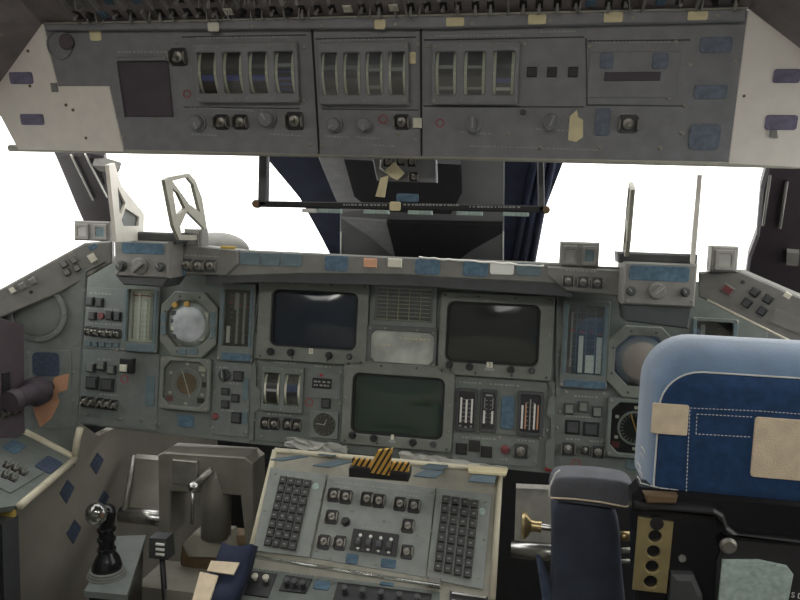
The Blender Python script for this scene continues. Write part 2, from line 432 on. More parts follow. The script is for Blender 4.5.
plate_px('window_latch', WIND, [(786, 240), (798, 241), (797, 254), (785, 253)], .012, 'hudgrey', pr_, .02)
def pane(n, quad, label):
    o = structure(slab('window_%d' % n, quad, .006, 'pane'), label); return o
pane(1, [WIND.hit(100, 226), WIND.hit(300, 262), WIND.hit(266, 100), WIND.hit(84, 100)], 'left front window, bright white outside')
pane(2, [WIND.hit(520, 275), WIND.hit(752, 296), WIND.hit(775, 110), WIND.hit(560, 105)], 'right front window, bright white outside')
pane(3, [(-1.22, .5, .9), WIND.hit(80, 240)-V3((.05, 0, .04)), WIND.hit(52, 120), (-1.0, .5, 1.55)], 'left side window, bright white outside')
pane(4, [WIND.hit(800, 300)+V3((.05, 0, -.04)), (1.22, .5, .9), (1.0, .5, 1.55), WIND.hit(830, 120)], 'right side window, bright white outside')
structure(slab('trim_3', [WIND.hit(20, 268)+V3((0, .02, -.03)), WIND.hit(860, 305)+V3((0, .02, -.03)), WIND.hit(860, 305)+V3((0, -.06, -.10)), WIND.hit(20, 268)+V3((0, -.06, -.10))], .02, 'darkgrey'), 'dark window sill behind the glareshield')

# covered centre post of the windscreen
t = T('windscreen_cover', 'dark navy cover over the middle of the windscreen with grey inner frame', 'cover', WIND.hit(420, 262))
plate_px('curtain', WIND, [(262, 150), (564, 158), (541, 218), (534, 270), (332, 256), (322, 236), (300, 196)], .006, 'navycover', t, ch=.001)
plate_px('frame_panel', WIND, [(318, 146), (505, 153), (504, 274), (341, 262), (341, 203)], .014, 'screengrey', t, .006, ch=.002)
plate_px('opening', WIND, [(346, 146), (462, 151), (463, 180), (452, 202), (374, 199), (356, 184)], .012, 'deepgrey', t, .020)
plate_px('frame_panel', WIND, [(343, 209), (388, 212), (394, 236), (397, 250), (372, 228)], .006, 'screenlight', t, .020)
plate_px('lower_recess', WIND, [(388, 212), (503, 214), (503, 222), (472, 240), (442, 264), (400, 264), (394, 236)], .010, 'deepgrey', t, .020)
for x, y0, y1 in ((341, 232, 254), (503, 232, 260)):
    tube('light_gap_strip', [WIND.hit(x, y0, .022), WIND.hit(x, y1, .022)], .0025, 'whitepaint', t, 6)  # white tubes standing in for thin gaps of light
for i in range(3):
    x = 522+i*9; tube('curtain_fold', [WIND.hit(x+14, 156, .008), WIND.hit(x+1, 215, .008), WIND.hit(x-8, 266, .008)], .008, 'navycover', t, 8)
plate_px('frame_panel', WIND, [(320, 146), (346, 146), (357, 184), (375, 200), (343, 203)], .004, 'screenlight', t, .0205)

# ================================================================== overhead panel
OV = 'front overhead instrument panels'
def panel(name, label, pl, pts, m, d=.012, cat='instrument panel', grp=None, ch=.0012, under=.03):
    c = pl.hit(sum(p[0] for p in pts)/len(pts), max(p[1] for p in pts)); t = T(name, label, cat, c, grp)
    plate_px('face_plate', pl, pts, d, m, t, -d, ch=ch)
    return t
def sub(pl, r, parent, m='panel2', d=.0018, name='sub_plate', off=0.0):
    return box_px(name, pl, r, d, m, parent, off, .0006)
o1 = panel('overhead_instrument_panel', 'left overhead panel with dark square window and four knobs below its meters', OVER,
           [(42, 18), (311, 13), (319, 155), (124, 150), (109, 86), (58, 86)], 'overhead', grp=OV)
o2 = panel('overhead_instrument_panel', 'middle overhead panel with small cream tags and a guarded switch', OVER, [(312, 19), (420, 16), (421, 157), (320, 155)], 'overhead', grp=OV)
o3 = panel('overhead_instrument_panel', 'right overhead panel with blue patches, slotted plate and three black squares', OVER,
           [(421, 16), (748, 10), (729, 162), (422, 157)], 'overhead', grp=OV)
structure(plate_px('trim_5', OVER, [(60, 24), (735, 14), (725, 150), (128, 144), (114, 84), (72, 82)], .01, 'blackmatte', None, -.026), 'unseen dark backing added behind the overhead panels to stop light slits')  # added to block light coming through between the panels
b = box_px('dark_window', OVER, (118, 62, 171, 117), .003, 'plum', o1)
box_px('window_frame', OVER, (118, 57, 168, 61), .005, 'overhead', o1)
plate_px('window_frame', OVER, [(114, 62), (118, 62), (126, 117), (122, 117)], .005, 'overhead', o1)
k0 = P('round_cover', lathe([(.022, 0), (.022, .003), (.019, .004), (.019, .002)], 'overhead', 20), o1, OVER.M(60, 45))
disc(OVER, 68, 42, 7, o1, 'maroon', 'connector_socket', .008)
patch(OVER, (90, 26, 101, 41), o1, 'tape', 'adhesive_tag')
toggle(OVER, 179, 57, 16, o1, -1)
ringmark(OVER, 187, 94, 4, o1); 
knob(OVER, 198, 122, 8.5, o1, 200, 'overhead'); toggle(OVER, 222, 122, 14, o1, -1); toggle(OVER, 241, 122, 14, o1, -1)
knob(OVER, 268, 119, 9, o1, 30, 'overhead'); toggle(OVER, 295, 121, 17, o1, 1)
knob(OVER, 335, 124, 8, o2, 130, 'overhead'); knob(OVER, 365, 124, 8, o2, 180, 'overhead'); ringmark(OVER, 383, 119, 4.5, o2)
toggle(OVER, 402, 122, 15, o2, 1); btn(OVER, (413, 118, 422, 128), o2, 'ivory', .004, 'cream_button', cap=None)
patch(OVER, (409, 52, 416, 64), o2, 'tape', 'adhesive_tag')
ringmark(OVER, 440, 123, 4.5, o3); dial(OVER, 473, 124, 9, o3, 0); dial(OVER, 551, 122, 9, o3, -20)
disc(OVER, 523, 112, 3, o3, 'darkgrey', 'small_cap')
for x in (532, 552, 573): btn(OVER, (x-5, 67, x+5, 77), o3, 'meterdark', .003, 'black_square_cover', cap=None)
b = sub(OVER, (588, 52, 678, 98), o3, 'overhead'); box_px('slot', OVER, (604, 72, 660, 81), .001, 'plum', o3, .0018)
for r in ((600, 53, 613, 69), (652, 53, 668, 69)): patch(OVER, r, o3, 'velcrogrey', off=.0018)
for r in ((700, 37, 732, 53), (694, 85, 727, 99), (689, 124, 720, 150), (595, 108, 610, 136)): patch(OVER, r, o3, 'velcrogrey')
plate_px('torn_tape', OVER, [(570, 116), (577, 110), (578, 117), (583, 120), (583, 137), (576, 142), (568, 140), (569, 126)], .001, 'tape', o3)
toggle(OVER, 628, 124, 19, o3, 0, base='darkgrey')
for o, pts in ((o1, [(304, 47), (304, 100), (124, 136), (310, 145), (176, 42)]), (o2, [(324, 29), (322, 146), (398, 134), (416, 140), (418, 44)]),
               (o3, [(427, 46), (525, 44), (508, 134), (590, 46), (676, 42), (690, 64), (596, 96), (669, 98), (685, 106), (682, 133), (736, 61), (660, 148), (600, 148), (540, 148)])):
    screws(OVER, pts, o, .0032)
letters(OVER, [(196, 38, 290, -.01), (118, 52, 168, 0), (192, 134, 215), (270, 134, 300), (190, 107, 250)], o1)
letters(OVER, [(322, 40, 405, -.01), (325, 136, 350), (355, 137, 378), (372, 145, 394)], o2)
letters(OVER, [(436, 36, 520, -.01), (460, 132, 492), (536, 129, 570), (540, 32, 575, -.02), (592, 42, 670, 0), (470, 146, 600, .03), (622, 114, 636)], o3)
# seam strips between the panels
for x0, y0, x1, y1 in ((311, 20, 319, 154), (421, 17, 421.5, 156)):
    o = tube('seam', [OVER.hit(x0, y0, .0005), OVER.hit(x1, y1, .0005)], .0012, 'blackmatte', o1 if x0 < 400 else o2, 6)

for o_, pts in ((o1, ((182, 37), (306, 35))), (o1, ((184, 107), (300, 108.5))), (o2, ((316, 39), (416, 37))), (o2, ((322, 109), (418, 110))), (o3, ((424, 40), (584, 37))), (o3, ((424, 106), (584, 107))),
                (o3, ((586, 38), (587, 106))), (o3, ((588, 41), (690, 40))), (o3, ((588, 105), (684, 106)))):
    tube('seam', [OVER.hit(*pts[0], .0003), OVER.hit(*pts[1], .0003)], .0009, 'darkgrey', o_, 5)
def meter_unit(label, r, n, parent_pl=OVER, blue=(), bars=False, dw=.72):
    """a bank of upright meters: each a frame with a bulging scale drum between ivory edge bands"""
    M, W, H = parent_pl.rect(*r); t = T('tape_meter_bank', label, 'meter', M.translation)
    cw = W/n; hw, hh = cw*dw, H*.68
    holes = [[V3((p.x-W/2+cw*(i+.5), p.y)) for p in rr(hw, hh, .002, 2)] for i in range(n)]
    P('housing', plate(rr(W, H, .003, 3), holes, .011, 'overhead' if parent_pl is OVER else 'panel', 0, .0015), t, M)
    R = hh*.80
    def arc(x0, x1, m, a0=-38, a1=38, dr=0.0, ns=10):
        v, f = [], []
        for i in range(ns+1):
            a = math.radians(a0+(a1-a0)*i/ns); y, z = (R+dr)*math.sin(a), (R+dr)*(math.cos(a)-math.cos(math.radians(38)))
            v += [(x0, y, z), (x1, y, z)]
        f = [(2*i, 2*i+1, 2*i+3, 2*i+2) for i in range(ns)]
        return mk(v, f, m, fix=False)
    for i in range(n):
        Mi = M @ Matrix.Translation((-W/2+cw*(i+.5), 0, .0005))
        d = P('scale_drum', arc(-hw/2, hw/2, 'meterdark'), t, Mi)
        if bars:
            for x in (-.30, -.1, .1, .30): P('scale_mark', arc(x*hw-.0007, x*hw+.0007, 'print', -30, 30, .0004), d, Mi)
        else:
            for sx in (-1, 1):
                xa, xb = sorted((sx*hw*.5, sx*hw*.36)); P('edge_band', arc(xa, xb, 'ivory', dr=.0006), d, Mi)
        for (a0, a1, m) in blue[i] if i < len(blue) else ():
            P('colour_band', arc(-hw*.34, hw*.34, m, a0, a1, .0004, 3), d, Mi)
        P('cover_glass', rbox(hw, hh, .0006, 'coverglass', .0001, 0), t, M @ Matrix.Translation((-W/2+cw*(i+.5), 0, .0105)))
    for i in range(n+1):
        for sy in (-1, 1):
            x = -W/2+cw*i; x = max(-W/2+.004, min(W/2-.004, x))
            P('screw', lathe([(.0024, 0), (.0024, .001), (.0014, .0016), (.0013, .0008)], 'metal', 8), t, M @ Matrix.Translation((x, sy*H*.43, .011)))
    return t
B1 = ((-14, -4, 'blueprint'),)
meter_unit('four-window meter bank with curved ivory scales beside the dark square window', (197, 43, 299, 103), 4, blue=(B1, B1, B1, ((-32, 2, 'blueprint'), (10, 16, 'print'))))
meter_unit('four-window meter bank with ivory scales on the middle overhead panel', (320, 43, 409, 105), 4,
           blue=(((-2, 4, 'darkgrey'),), ((-2, 8, 'darkgrey'),), ((4, 10, 'print'), (-26, -20, 'print')), ((4, 10, 'print'),)))
meter_unit('three-window meter bank with straight ivory scales beside three black squares', (432, 42, 518, 105), 3,
           blue=(((8, 14, 'print'), (-28, -22, 'print')), ((8, 13, 'print'), (-28, -23, 'print')), ((-16, -8, 'blueprint'), (-30, -24, 'whitepaint'))))
# white side cheeks of the overhead panel
wl = panel('overhead_cheek_cover', 'white side panel with two blue patches at the left end of the overhead panel', OVER,
           [(42, 17), (42, 26), (58, 86), (109, 86), (124, 152), (18, 150), (0, 116), (-50, 120), (-50, 108)], 'white', cat='side panel')
for r in ((10, 72, 33, 84), (21, 114, 44, 125)): patch(OVER, r, wl, 'velcromauve')
for x, y in ((66, 105), (73, 110), (86, 138), (28, 51), (30, 86)): disc(OVER, x, y, 1.4, wl, 'brown', 'rivet', .001)
box_px('clip', OVER, (52, 83, 58, 92), .004, 'hudgrey', wl)
wr = panel('overhead_cheek_cover', 'white side panel with two blue patches at the right end of the overhead panel', OVER,
           [(749, 2), (880, 98), (880, 172), (728, 164)], 'white', cat='side panel')
for r in ((773, 69, 800, 83), (765, 115, 797, 130)): patch(OVER, r, wr, 'velcromauve')
plate_px('clip', OVER, [(770, 130), (776, 130), (777, 138), (769, 137)], .004, 'hudgrey', wr)
disc(OVER, 744, 96, 1.6, wr, 'brown', 'rivet', .001)
# bottom lip and top ledge
t = T('overhead_lip', 'pale rounded lip along the lower edge of the overhead panel', 'trim strip', OVER.hit(400, 158))
tube('lip', [OVER.hit(10, 148, -.006), OVER.hit(400, 155, -.006), OVER.hit(860, 166, -.006)], .006, 'beige', t)
t = T('overhead_ledge', 'narrow grey ledge with cream tags above the overhead meters', 'ledge', OVER.hit(400, 22))
plate_px('ledge_bar', OVER, [(46, 23), (745, 9), (743, 22), (440, 29), (50, 31)], .010, 'overhead', t, .0, ch=.002)
tube('ledge_edge', [OVER.hit(44, 24, .011), OVER.hit(748, 8, .011)], .0016, 'beige', t, 8)
for r in ((447, 18, 465, 27), (528, 15, 546, 25), (603, 13, 622, 23), (686, 12, 706, 21), (376, 20, 387, 30)): patch(OVER, r, t, 'tape', 'adhesive_tag', .010)
patch(OVER, (211, 23, 222, 32), t, 'ivory', 'round_tag', .010)
screws(OVER, [(254, 27), (324, 26), (396, 25), (472, 24), (550, 21), (632, 18), (716, 16)], t, .003, .010)
# the switch-covered panels above and at the sides
A, Bq = OVER.hit(42, 24), OVER.hit(-60, 166)
A2, B2 = A+V3((-.02, -1.0, .12)), Bq+V3((-.12, -1.0, .05))
C_, D_ = OVER.hit(749, 9), OVER.hit(880, 110)
C2, D2 = C_+V3((.02, -1.0, .12)), D_+V3((.12, -1.0, .05))
up = T('overhead_switch_panel', 'dark upper overhead panel crowded with rows of small switches', 'switch panel', CEIL.o)
v0 = A-V3((.0, 0, 0)); v1 = C_
e = CEIL.v*.85
hexa('face_plate', [A, C_, C_+e, A+e], [p+V3((0, .004, .012)) for p in (A, C_, C_+e, A+e)], 'ceilpanel', up)
hexa('side_plate', [A, A+e, Bq+V3((-.12, -.8, .05)), Bq], [p+V3((-.012, .0, .01)) for p in (A, A+e, Bq+V3((-.12, -.8, .05)), Bq)], 'ceilpanel', up)
hexa('side_plate', [C_, C_+e, D_+V3((.12, -.8, .05)), D_], [p+V3((.012, .0, .01)) for p in (C_, C_+e, D_+V3((.12, -.8, .05)), D_)], 'ceilpanel', up)
for row in range(6):
    for i in range(46):
        x = -.50+i*.0225+random.uniform(-.002, .002); q = CEIL.o+CEIL.u*x+CEIL.v*(.016+row*.028)
        if not (A.x+.01 < q.x < C_.x-.01): continue
        Mq = CEIL.at(q); c = random.random()
        if c < .55:
            o = P('toggle_switch', rbox(.012, .018, .004, 'black', .001), up, Mq)
            P('lever', lathe([(.0016, 0), (.0028, .012), (.0024, .014)], 'hudgrey', 8), o, Mq @ Matrix.Translation((0, 0, .004)) @ Matrix.Rotation(random.choice((-.4, .4)), 4, 'X'))
        elif c < .8:
            P('switch_guard', rbox(.003, .022, .014, 'hudgrey', .001), up, Mq)
        elif c < .9:
            P('indicator_block', rbox(.013, .013, .006, random.choice(('velcro', 'ivory', 'overhead')), .001), up, Mq)
        else:
            P('circuit_breaker', lathe([(.006, 0), (.006, .004), (.004, .005), (.004, .012)], 'black', 10), up, Mq)
hoop = MB(); hoop.tube([(0, -.009+.018*i/8, .017*math.sin(math.pi*i/8)) for i in range(9)], .0011, 5); hoopm = hoop.mesh('hudgrey', True)
for row in range(3):
    for i in range(60):
        q = CEIL.o+CEIL.u*(-.52+i*.0178+random.uniform(-.003, .003))+CEIL.v*(.012+row*.028)
        if A.x+.01 < q.x < C_.x-.01 and random.random() < (.75 if 12 < i < 22 else .22): P('wire_guard', hoopm, up, CEIL.at(q) @ Matrix.Rotation(random.uniform(-.5, .5), 4, 'Z'))
sl = PL(A, -(A-Bq).normalized()*-1, (0, -1, .12))
for row in range(4):
    for i in range(5):
        q = Bq.lerp(A, .25+i*.16)+V3((-.02, -.05-row*.05, .008+row*.004)); Mq = sl.at(q)
        if sl.n.z > 0: Mq = Mq @ Matrix.Rotation(math.pi, 4, 'Y')
        o = P('toggle_switch', rbox(.012, .018, .004, 'black', .001), up, Mq)
        P('lever', lathe([(.0016, 0), (.0028, .012), (.0024, .014)], 'metal', 8), o, Mq @ Matrix.Translation((0, 0, .004)))

# centre switch box and eyebrow frame under the overhead panel
OVS = PL(ptY(404, 168, 1.13), X, (0, -.1, 1))
t = panel('switch_box', 'small grey switch box with cream tape hanging under the overhead panel', OVS, [(370, 150), (436, 152), (437, 183), (377, 181)], 'overhead', .012, 'switch box', ch=.002)
for x, y in ((388, 162), (401, 161), (412, 162), (414, 177)): toggle(OVS, x, y, 9, t, 1)
plate_px('cream_tape', OVS, [(386, 171), (396, 162), (406, 173), (399, 180), (393, 177)], .003, 'tape', t, .012)
plate_px('cream_tape', OVS, [(382, 178), (390, 175), (386, 197), (377, 196)], .003, 'tape', t, .010)
tube('loose_cord', [OVS.hit(381, 160, .008), OVS.hit(380, 168, .012), OVS.hit(387, 173, .012)], .0015, 'whitepaint', t, 6)
EB = PL(ptY(400, 207, 1.16), X, Z)
t = T('eyebrow_frame', 'thin black frame hanging below the overhead panel across the middle', 'frame', EB.hit(400, 212))
plate_px('cross_bar', EB, [(256, 201), (400, 203), (546, 206), (546, 213), (400, 210), (256, 207)], .012, 'blackmatte', t, ch=.002)
for pts in ([(261, 152), (270, 152), (269, 206), (260, 206)], [(537, 157), (544, 157), (545, 212), (538, 212)]): plate_px('upright', EB, pts, .012, 'darkgrey', t, ch=.002)
for x, y in ((265, 153), (541, 158)): tube('hanger', [EB.hit(x, y, .006), EB.hit(x, y)+V3((0, -.11, .02))], .006, 'darkgrey', t)
for x, y in ((258, 204), (546, 210)): disc(EB, x, y, 4, t, 'brown', 'end_cap', .014)
for x0, x1 in ((304, 318), (320, 343), (365, 390), (409, 433), (457, 483), (503, 529)):
    y = 206.5+(x0-256)*.018+1.5; box_px('lit_pad', EB, (x0, y, x1, y+4), .010, 'velcropale' if x0 != 304 else 'whitepaint', t, .003)  # pads coloured paler to show the light they catch
patch(EB, (391, 202, 402, 211), t, 'tape', 'adhesive_tag', .012); patch(EB, (397, 194, 419, 202), t, 'velcro', 'velcro_patch', .004)
letters(EB, [(345, 205, 388, .01), (405, 205, 460, .01), (470, 207, 520, .01)], t, 'print', .0122)

# ================================================================== main instrument panels
MI = 'main instrument panels'
f6 = panel('instrument_panel', 'left main instrument panel under the glareshield, above the left rudder pedal', MAIN, [(80, 255), (262, 262), (250.5, 444), (76, 424)], 'panel', .02, grp=MI)
f7 = panel('instrument_panel', 'middle main instrument panel holding the three large screens', MAIN, [(262.5, 262), (556, 285), (552, 474), (251, 444)], 'panel', .02, grp=MI)
f8 = panel('instrument_panel', 'right main instrument panel partly hidden by the blue seat', MAIN, [(556.5, 275), (770, 285), (760, 494), (552.5, 474)], 'panel', .02, grp=MI)
# --- left panel
s1 = sub(MAIN, (84, 288, 125, 349), f6); s2 = sub(MAIN, (79, 351, 158, 427), f6); s3 = sub(MAIN, (212, 362, 250, 436), f6)
of = .0018
for r in ((87, 297, 95, 306), (97, 298, 104, 307), (90, 312, 97, 320), (107, 311, 114, 320), (115, 312, 122, 321)): btn(MAIN, r, f6, 'black', .006, off=of)
disc(MAIN, 102, 316, 3.2, f6, 'redbutton', 'warning_lamp', .005, of)
for x, y in ((89, 331), (96, 332), (104, 333), (111, 333.5), (118, 334)): toggle(MAIN, x, y, 7, f6, 1, off=of, s2=9)
for i, x in enumerate((89, 96, 103, 110, 117)): btn(MAIN, (x-2.5, 341+i*.4, x+2.5, 346+i*.4), f6, 'tealpatch', .003, 'indicator_light', of, None)
for x, y in ((92, 367), (103, 365), (113, 369)): btn(MAIN, (x-4, y-4, x+4, y+5), f6, 'darkgrey', .008, 'rocker_switch', of, 'bezel')
for r in ((87, 376, 99, 389), (102, 378, 115, 391)): btn(MAIN, r, f6, 'black', .005, 'event_indicator', of, 'darkgrey')
for x, y in ((85, 401), (92, 402), (101, 403), (108, 404), (115, 405)): toggle(MAIN, x, y, 7, f6, -1, off=of, s2=10)
bb = box_px('guarded_switch', MAIN, (123, 358, 136, 372), .014, 'black', f6, of); box_px('switch_cap', MAIN, (124, 364, 131, 371), .018, 'ivory', bb, of)
ringmark(MAIN, 125, 379, 4, f6, off=of)
patch(MAIN, (146, 376, 155, 406), f6, 'tealpatch', off=of, d=.001)
screws(MAIN, [(80, 413), (88, 414), (121, 419), (142, 420), (156, 422), (154, 352), (118, 350), (82, 354)], f6, .004, of)
dial(MAIN, 225, 375, 6, f6, 10, 'darkgrey', of)
for r in ((234, 371, 244, 381), (222, 388, 230, 395), (232, 394, 240, 402), (222, 400, 230, 408), (232, 412, 242, 423)): btn(MAIN, r, f6, 'black', .004, off=of, cap='darkgrey')
disc(MAIN, 216, 416, 3.2, f6, 'redbutton', 'warning_lamp', .005, of)
patch(MAIN, (178, 415, 194, 427), f6); patch(MAIN, (243, 378, 249, 400), f6, 'tealpatch', off=of, d=.001); patch(MAIN, (242, 412, 248, 424), f6, 'tealpatch', off=of, d=.001)
screws(MAIN, [(249, 365), (246, 432), (213, 428), (229, 430), (215, 392), (244, 402), (160, 424), (161, 300)], f6, .0032, of)
letters(MAIN, [(90, 293, 110), (88, 308, 120), (98, 359, 112), (100, 394, 118), (216, 367, 230), (226, 383, 240), (90, 323, 120), (222, 410, 232)], f6, off=.002)

def textmesh(body, size, m):
    fc = bpy.data.curves.new('txt', 'FONT'); fc.body = body; fc.size = size; fc.extrude = .0002; fc.align_x = 'CENTER'; fc.align_y = 'CENTER'
    o = bpy.data.objects.new('txt', fc); COL.objects.link(o)
    me = bpy.data.meshes.new_from_object(o.evaluated_get(bpy.context.evaluated_depsgraph_get())); bpy.data.objects.remove(o); me.materials.append(MATS[m])
    return me
def crt(label, ro, rs, knobs, lab, m, kn_m='black', digit=None):
    M, W, H = MAIN.rect(*ro); t = T('display_unit', label, 'display screen', M.translation-MAIN.v*H/2, 'cathode ray display units')
    Ms, w_, h_ = MAIN.rect(*rs); d = M.inverted() @ Ms.translation
    P('bezel', plate(rr(W, H, .006, 4), [rr(w_, h_, .016, 6, d.x, d.y)], .014, 'bezel', 0, .0018), t, M)
    P('screen_surround', plate(rr(w_*1.01, h_*1.01, .016, 6), [rr(w_*.955, h_*.94, .014, 6)], .004, 'blackmatte'), t, Ms @ Matrix.Translation((0, 0, .003)))
    # bulging glass
    n, v, f = 12, [], []
    for j in range(n+1):
        for i in range(n+1):
            x, y = (i/n-.5), (j/n-.5); v.append((x*w_, y*h_, .0015+.0055*(1-4*x*x)*(1-4*y*y)))
    f = [(j*(n+1)+i, j*(n+1)+i+1, (j+1)*(n+1)+i+1, (j+1)*(n+1)+i) for j in range(n) for i in range(n)]
    P('screen', mk(v, f, m, True, False), t, Ms)
    for i, (x, y) in enumerate(knobs): knob(MAIN, x, y, 3.8 if i < 3 else 3.2, t, random.randint(0, 360), kn_m if i < 3 else 'darkgrey', .010, .014, None, 'adjuster_knob')
    np_ = box_px('number_plate', MAIN, lab, .0006, 'ivory', t, .014)
    if digit: P('number', textmesh(digit, .011, 'black'), np_, MAIN.M((lab[0]+lab[2])/2, (lab[1]+lab[3])/2, .0148))
    if digit != '1': box_px('white_label', MAIN, (lab[0]-2, lab[3]+.5, lab[2]+1.5, lab[3]+3), .0004, 'print', t, .014)
    for sx in (-.46, -.16, .16, .46):
        for sy in (-.46, .46): P('screw', lathe([(.0026, 0), (.0026, .001), (.0016, .0016), (.0015, .0008)], 'darkgrey', 8), t, M @ Matrix.Translation((W*sx, H*sy, .014)))
    for sx in (-.47, .47):
        for sy in (-.25, .05, .3): P('screw', lathe([(.0022, 0), (.0022, .001), (.0013, .0016)], 'metal', 8), t, M @ Matrix.Translation((W*sx, H*sy, .014)))
    return t
crt('upper left screen of the middle panel with a bluish black face', (259, 281, 368, 362), (272, 291, 358, 348), [(273, 351), (293, 352), (331, 355), (351, 356)], (310.8, 348, 315, 353.5), 'crt_seat_tint', digit='1')
crt('upper right screen of the middle panel beside the white tape instrument', (439, 294, 552, 377), (446, 303, 539, 364), [(450, 364), (470, 366), (511, 369), (532, 370)], (487, 361.5, 493, 367), 'crt_dark', digit='2')
crt('lower middle greenish screen directly above the hazard-striped bracket', (343, 363, 453, 447), (352, 375, 444, 436), [(354, 434), (375, 437), (414, 441), (434, 443)], (392, 433.5, 395, 438.5), 'crt_green')
# caution grid and status window between the screens
M, W, H = MAIN.rect(370, 284, 437, 329)
t = T('annunciator_panel', 'caution light panel with a pale grid between the two upper screens', 'annunciator', M.translation-MAIN.v*H/2)
P('housing', plate(rr(W, H, .004, 3), [], .006, 'panel2', 0, .001), t, M)
Mg, gw, gh = MAIN.rect(377, 289, 432, 320, .006)
for i in range(5):
    for j in range(8):
        P('light_cell', rbox(gw/5*.88, gh/8*.72, .002, 'darkgrey', .0004), t, Mg @ Matrix.Translation((gw*((i+.5)/5-.5), gh*((j+.5)/8-.5), .0006)))
b = MB()
for j in range(9): b.box(Mg @ Matrix.Translation((0, gh*(j/8-.5), 0)), gw*.95, .0011, .0034)
for i in range(1, 5): b.box(Mg @ Matrix.Translation((gw*(i/5-.5), 0, 0)), .0014, gh, .0034)
b.build('grid_lines', 'grill', t)
P('cover_glass', rbox(gw*1.06, gh*1.1, .001, 'coverglass', .0002), t, Mg @ Matrix.Translation((0, 0, .004)))
M, W, H = MAIN.rect(367, 326, 437, 367)
t = T('status_display', 'small chamfered glass display panel below the caution grid', 'display screen', M.translation-MAIN.v*H/2)
Mi, w_, h_ = MAIN.rect(371, 331, 434, 363); d = M.inverted() @ Mi.translation
P('bezel', plate(rr(W, H, .003, 3), [octa(w_, h_, .010, d.x, d.y)], .010, 'darkpanel', 0, .0012), t, M)
P('glass_face', plate(octa(w_, h_, .010), [], .003, 'statusreflect'), t, Mi)
letters(MAIN, [(374, 344, 392), (400, 338, 430)], t, 'grill', .0032)
screws(MAIN, [(371, 328), (386, 328), (418, 330), (434, 333), (370, 362), (400, 365), (434, 365)], t, .0028, .010)
# left part of the middle panel
s4 = sub(MAIN, (256, 363, 342, 444), f7, 'panel'); s5 = sub(MAIN, (305, 372, 341, 398), f7, off=.0018)
meter_unit('two-window meter bank with dark drums left of the lower middle screen', (263, 366, 304, 412), 2, MAIN, dw=.74, blue=(((-6, 0, 'print'), (-36, -20, 'black'), (10, 14, 'darkgrey')), ((-4, 14, 'velcrodark'), (-36, -20, 'black'))))
dsp = box_px('digit_window', MAIN, (313, 378, 332, 388), .004, 'black', f7, .0036); letters(MAIN, [(315, 381, 330, .07), (315, 384.5, 330, .07)], dsp, 'print', .0078)
disc(MAIN, 322, 375, 1.6, f7, 'red', 'warning_lamp', .003, .0036)
ringmark(MAIN, 309.5, 402, 4.2, f7, off=.0018); btn(MAIN, (322, 398, 331, 408), f7, 'black', .005, off=.0018)
M, W, H = MAIN.rect(311, 411, 339, 438, .0018)
ck = T('dial_gauge', 'round black clock dial at the foot of the lower middle screen', 'gauge', M.translation-MAIN.v*H/2)
P('housing', plate(rr(W, H, .003, 3), [circ(W*.40, 24)], .006, 'panel2', 0, .001), ck, M)
P('dial_face', lathe([(W*.40, 0), (W*.40, .002)], 'black', 24), ck, M)
b = MB()
for i in range(12):
    b.box(M @ Matrix.Rotation(i*math.pi/6, 4, 'Z') @ Matrix.Translation((0, W*.33, .0022)), .0012, W*.07, .0004)
b.build('dial_marks', 'print', ck)
for a, l in ((85, .28), (-20, .2)): P('needle', rbox(.0016, W*l, .0008, 'whitepaint', .0002), ck, M @ Matrix.Rotation(math.radians(a), 4, 'Z') @ Matrix.Translation((0, W*l/2, .0032)))
P('cover_glass', lathe([(W*.40, .005), (W*.40, .0056)], 'coverglass', 24), ck, M)
for x, y in ((266, 423), (275, 423.5), (288, 424), (297, 425)): toggle(MAIN, x, y, 9, f7, 1 if x < 280 else -1, off=.0018, s2=12)
plate_px('bracket_edge', MAIN, [(252, 366), (257, 366), (257, 386), (262, 390), (261, 408), (255, 412), (254, 440), (250.5, 440)], .006, 'panel', f7)
plate_px('bracket_edge', MAIN, [(262, 284), (260, 296), (259, 300), (255, 310), (255, 330), (259, 336), (258, 358), (252, 358)], .006, 'panel', f7)
screws(MAIN, [(258, 378), (256, 399), (255, 420), (341, 372), (262, 436), (340, 404)], f7, .0032, .002)
letters(MAIN, [(274, 362, 296), (315, 366, 332), (268, 414, 290), (311, 391, 336)], f7, off=.002)
# right part of the middle panel
s6 = sub(MAIN, (453, 379, 546, 434), f7, 'panel'); s7 = sub(MAIN, (452, 436, 538, 464), f7)
def strip_gauge(label, r, cols, parent_pl=MAIN):
    M, W, H = parent_pl.rect(*r, off=.0018); t = T('strip_gauge', label, 'gauge', M.translation-parent_pl.v*H/2, 'strip gauges beside the lower screen')
    P('housing', plate(rr(W, H, .004, 4), [rr(W*.76, H*.84, .004, 3)], .006, 'darkgrey', 0, .001), t, M)
    P('gauge_face', rbox(W*.76, H*.84, .002, 'meterdark', .0002), t, M)
    for (x, y0, y1, wd, m) in cols:
        P('scale_bar', rbox(W*wd, H*(y1-y0), .0012, m, .0002), t, M @ Matrix.Translation((W*x, H*((y0+y1)/2-.5), .002)))
    b = MB()
    for j in range(6):
        for x in (-.13, .13): b.box(M @ Matrix.Translation((W*x, H*(.24+.1*j-.5), .002)), W*.12, .001, .0008)
    b.build('scale_marks', 'print', t)
    return t
strip_gauge('leftmost of three strip gauges right of the lower screen, three white bars', (456, 388, 477, 431), [(-.26, .2, .78, .09, 'whitepaint'), (0, .2, .74, .09, 'whitepaint'), (.26, .2, .76, .09, 'whitepaint'), (-.26, .1, .14, .1, 'print'), (0, .08, .12, .1, 'print'), (.26, .1, .14, .1, 'print')])
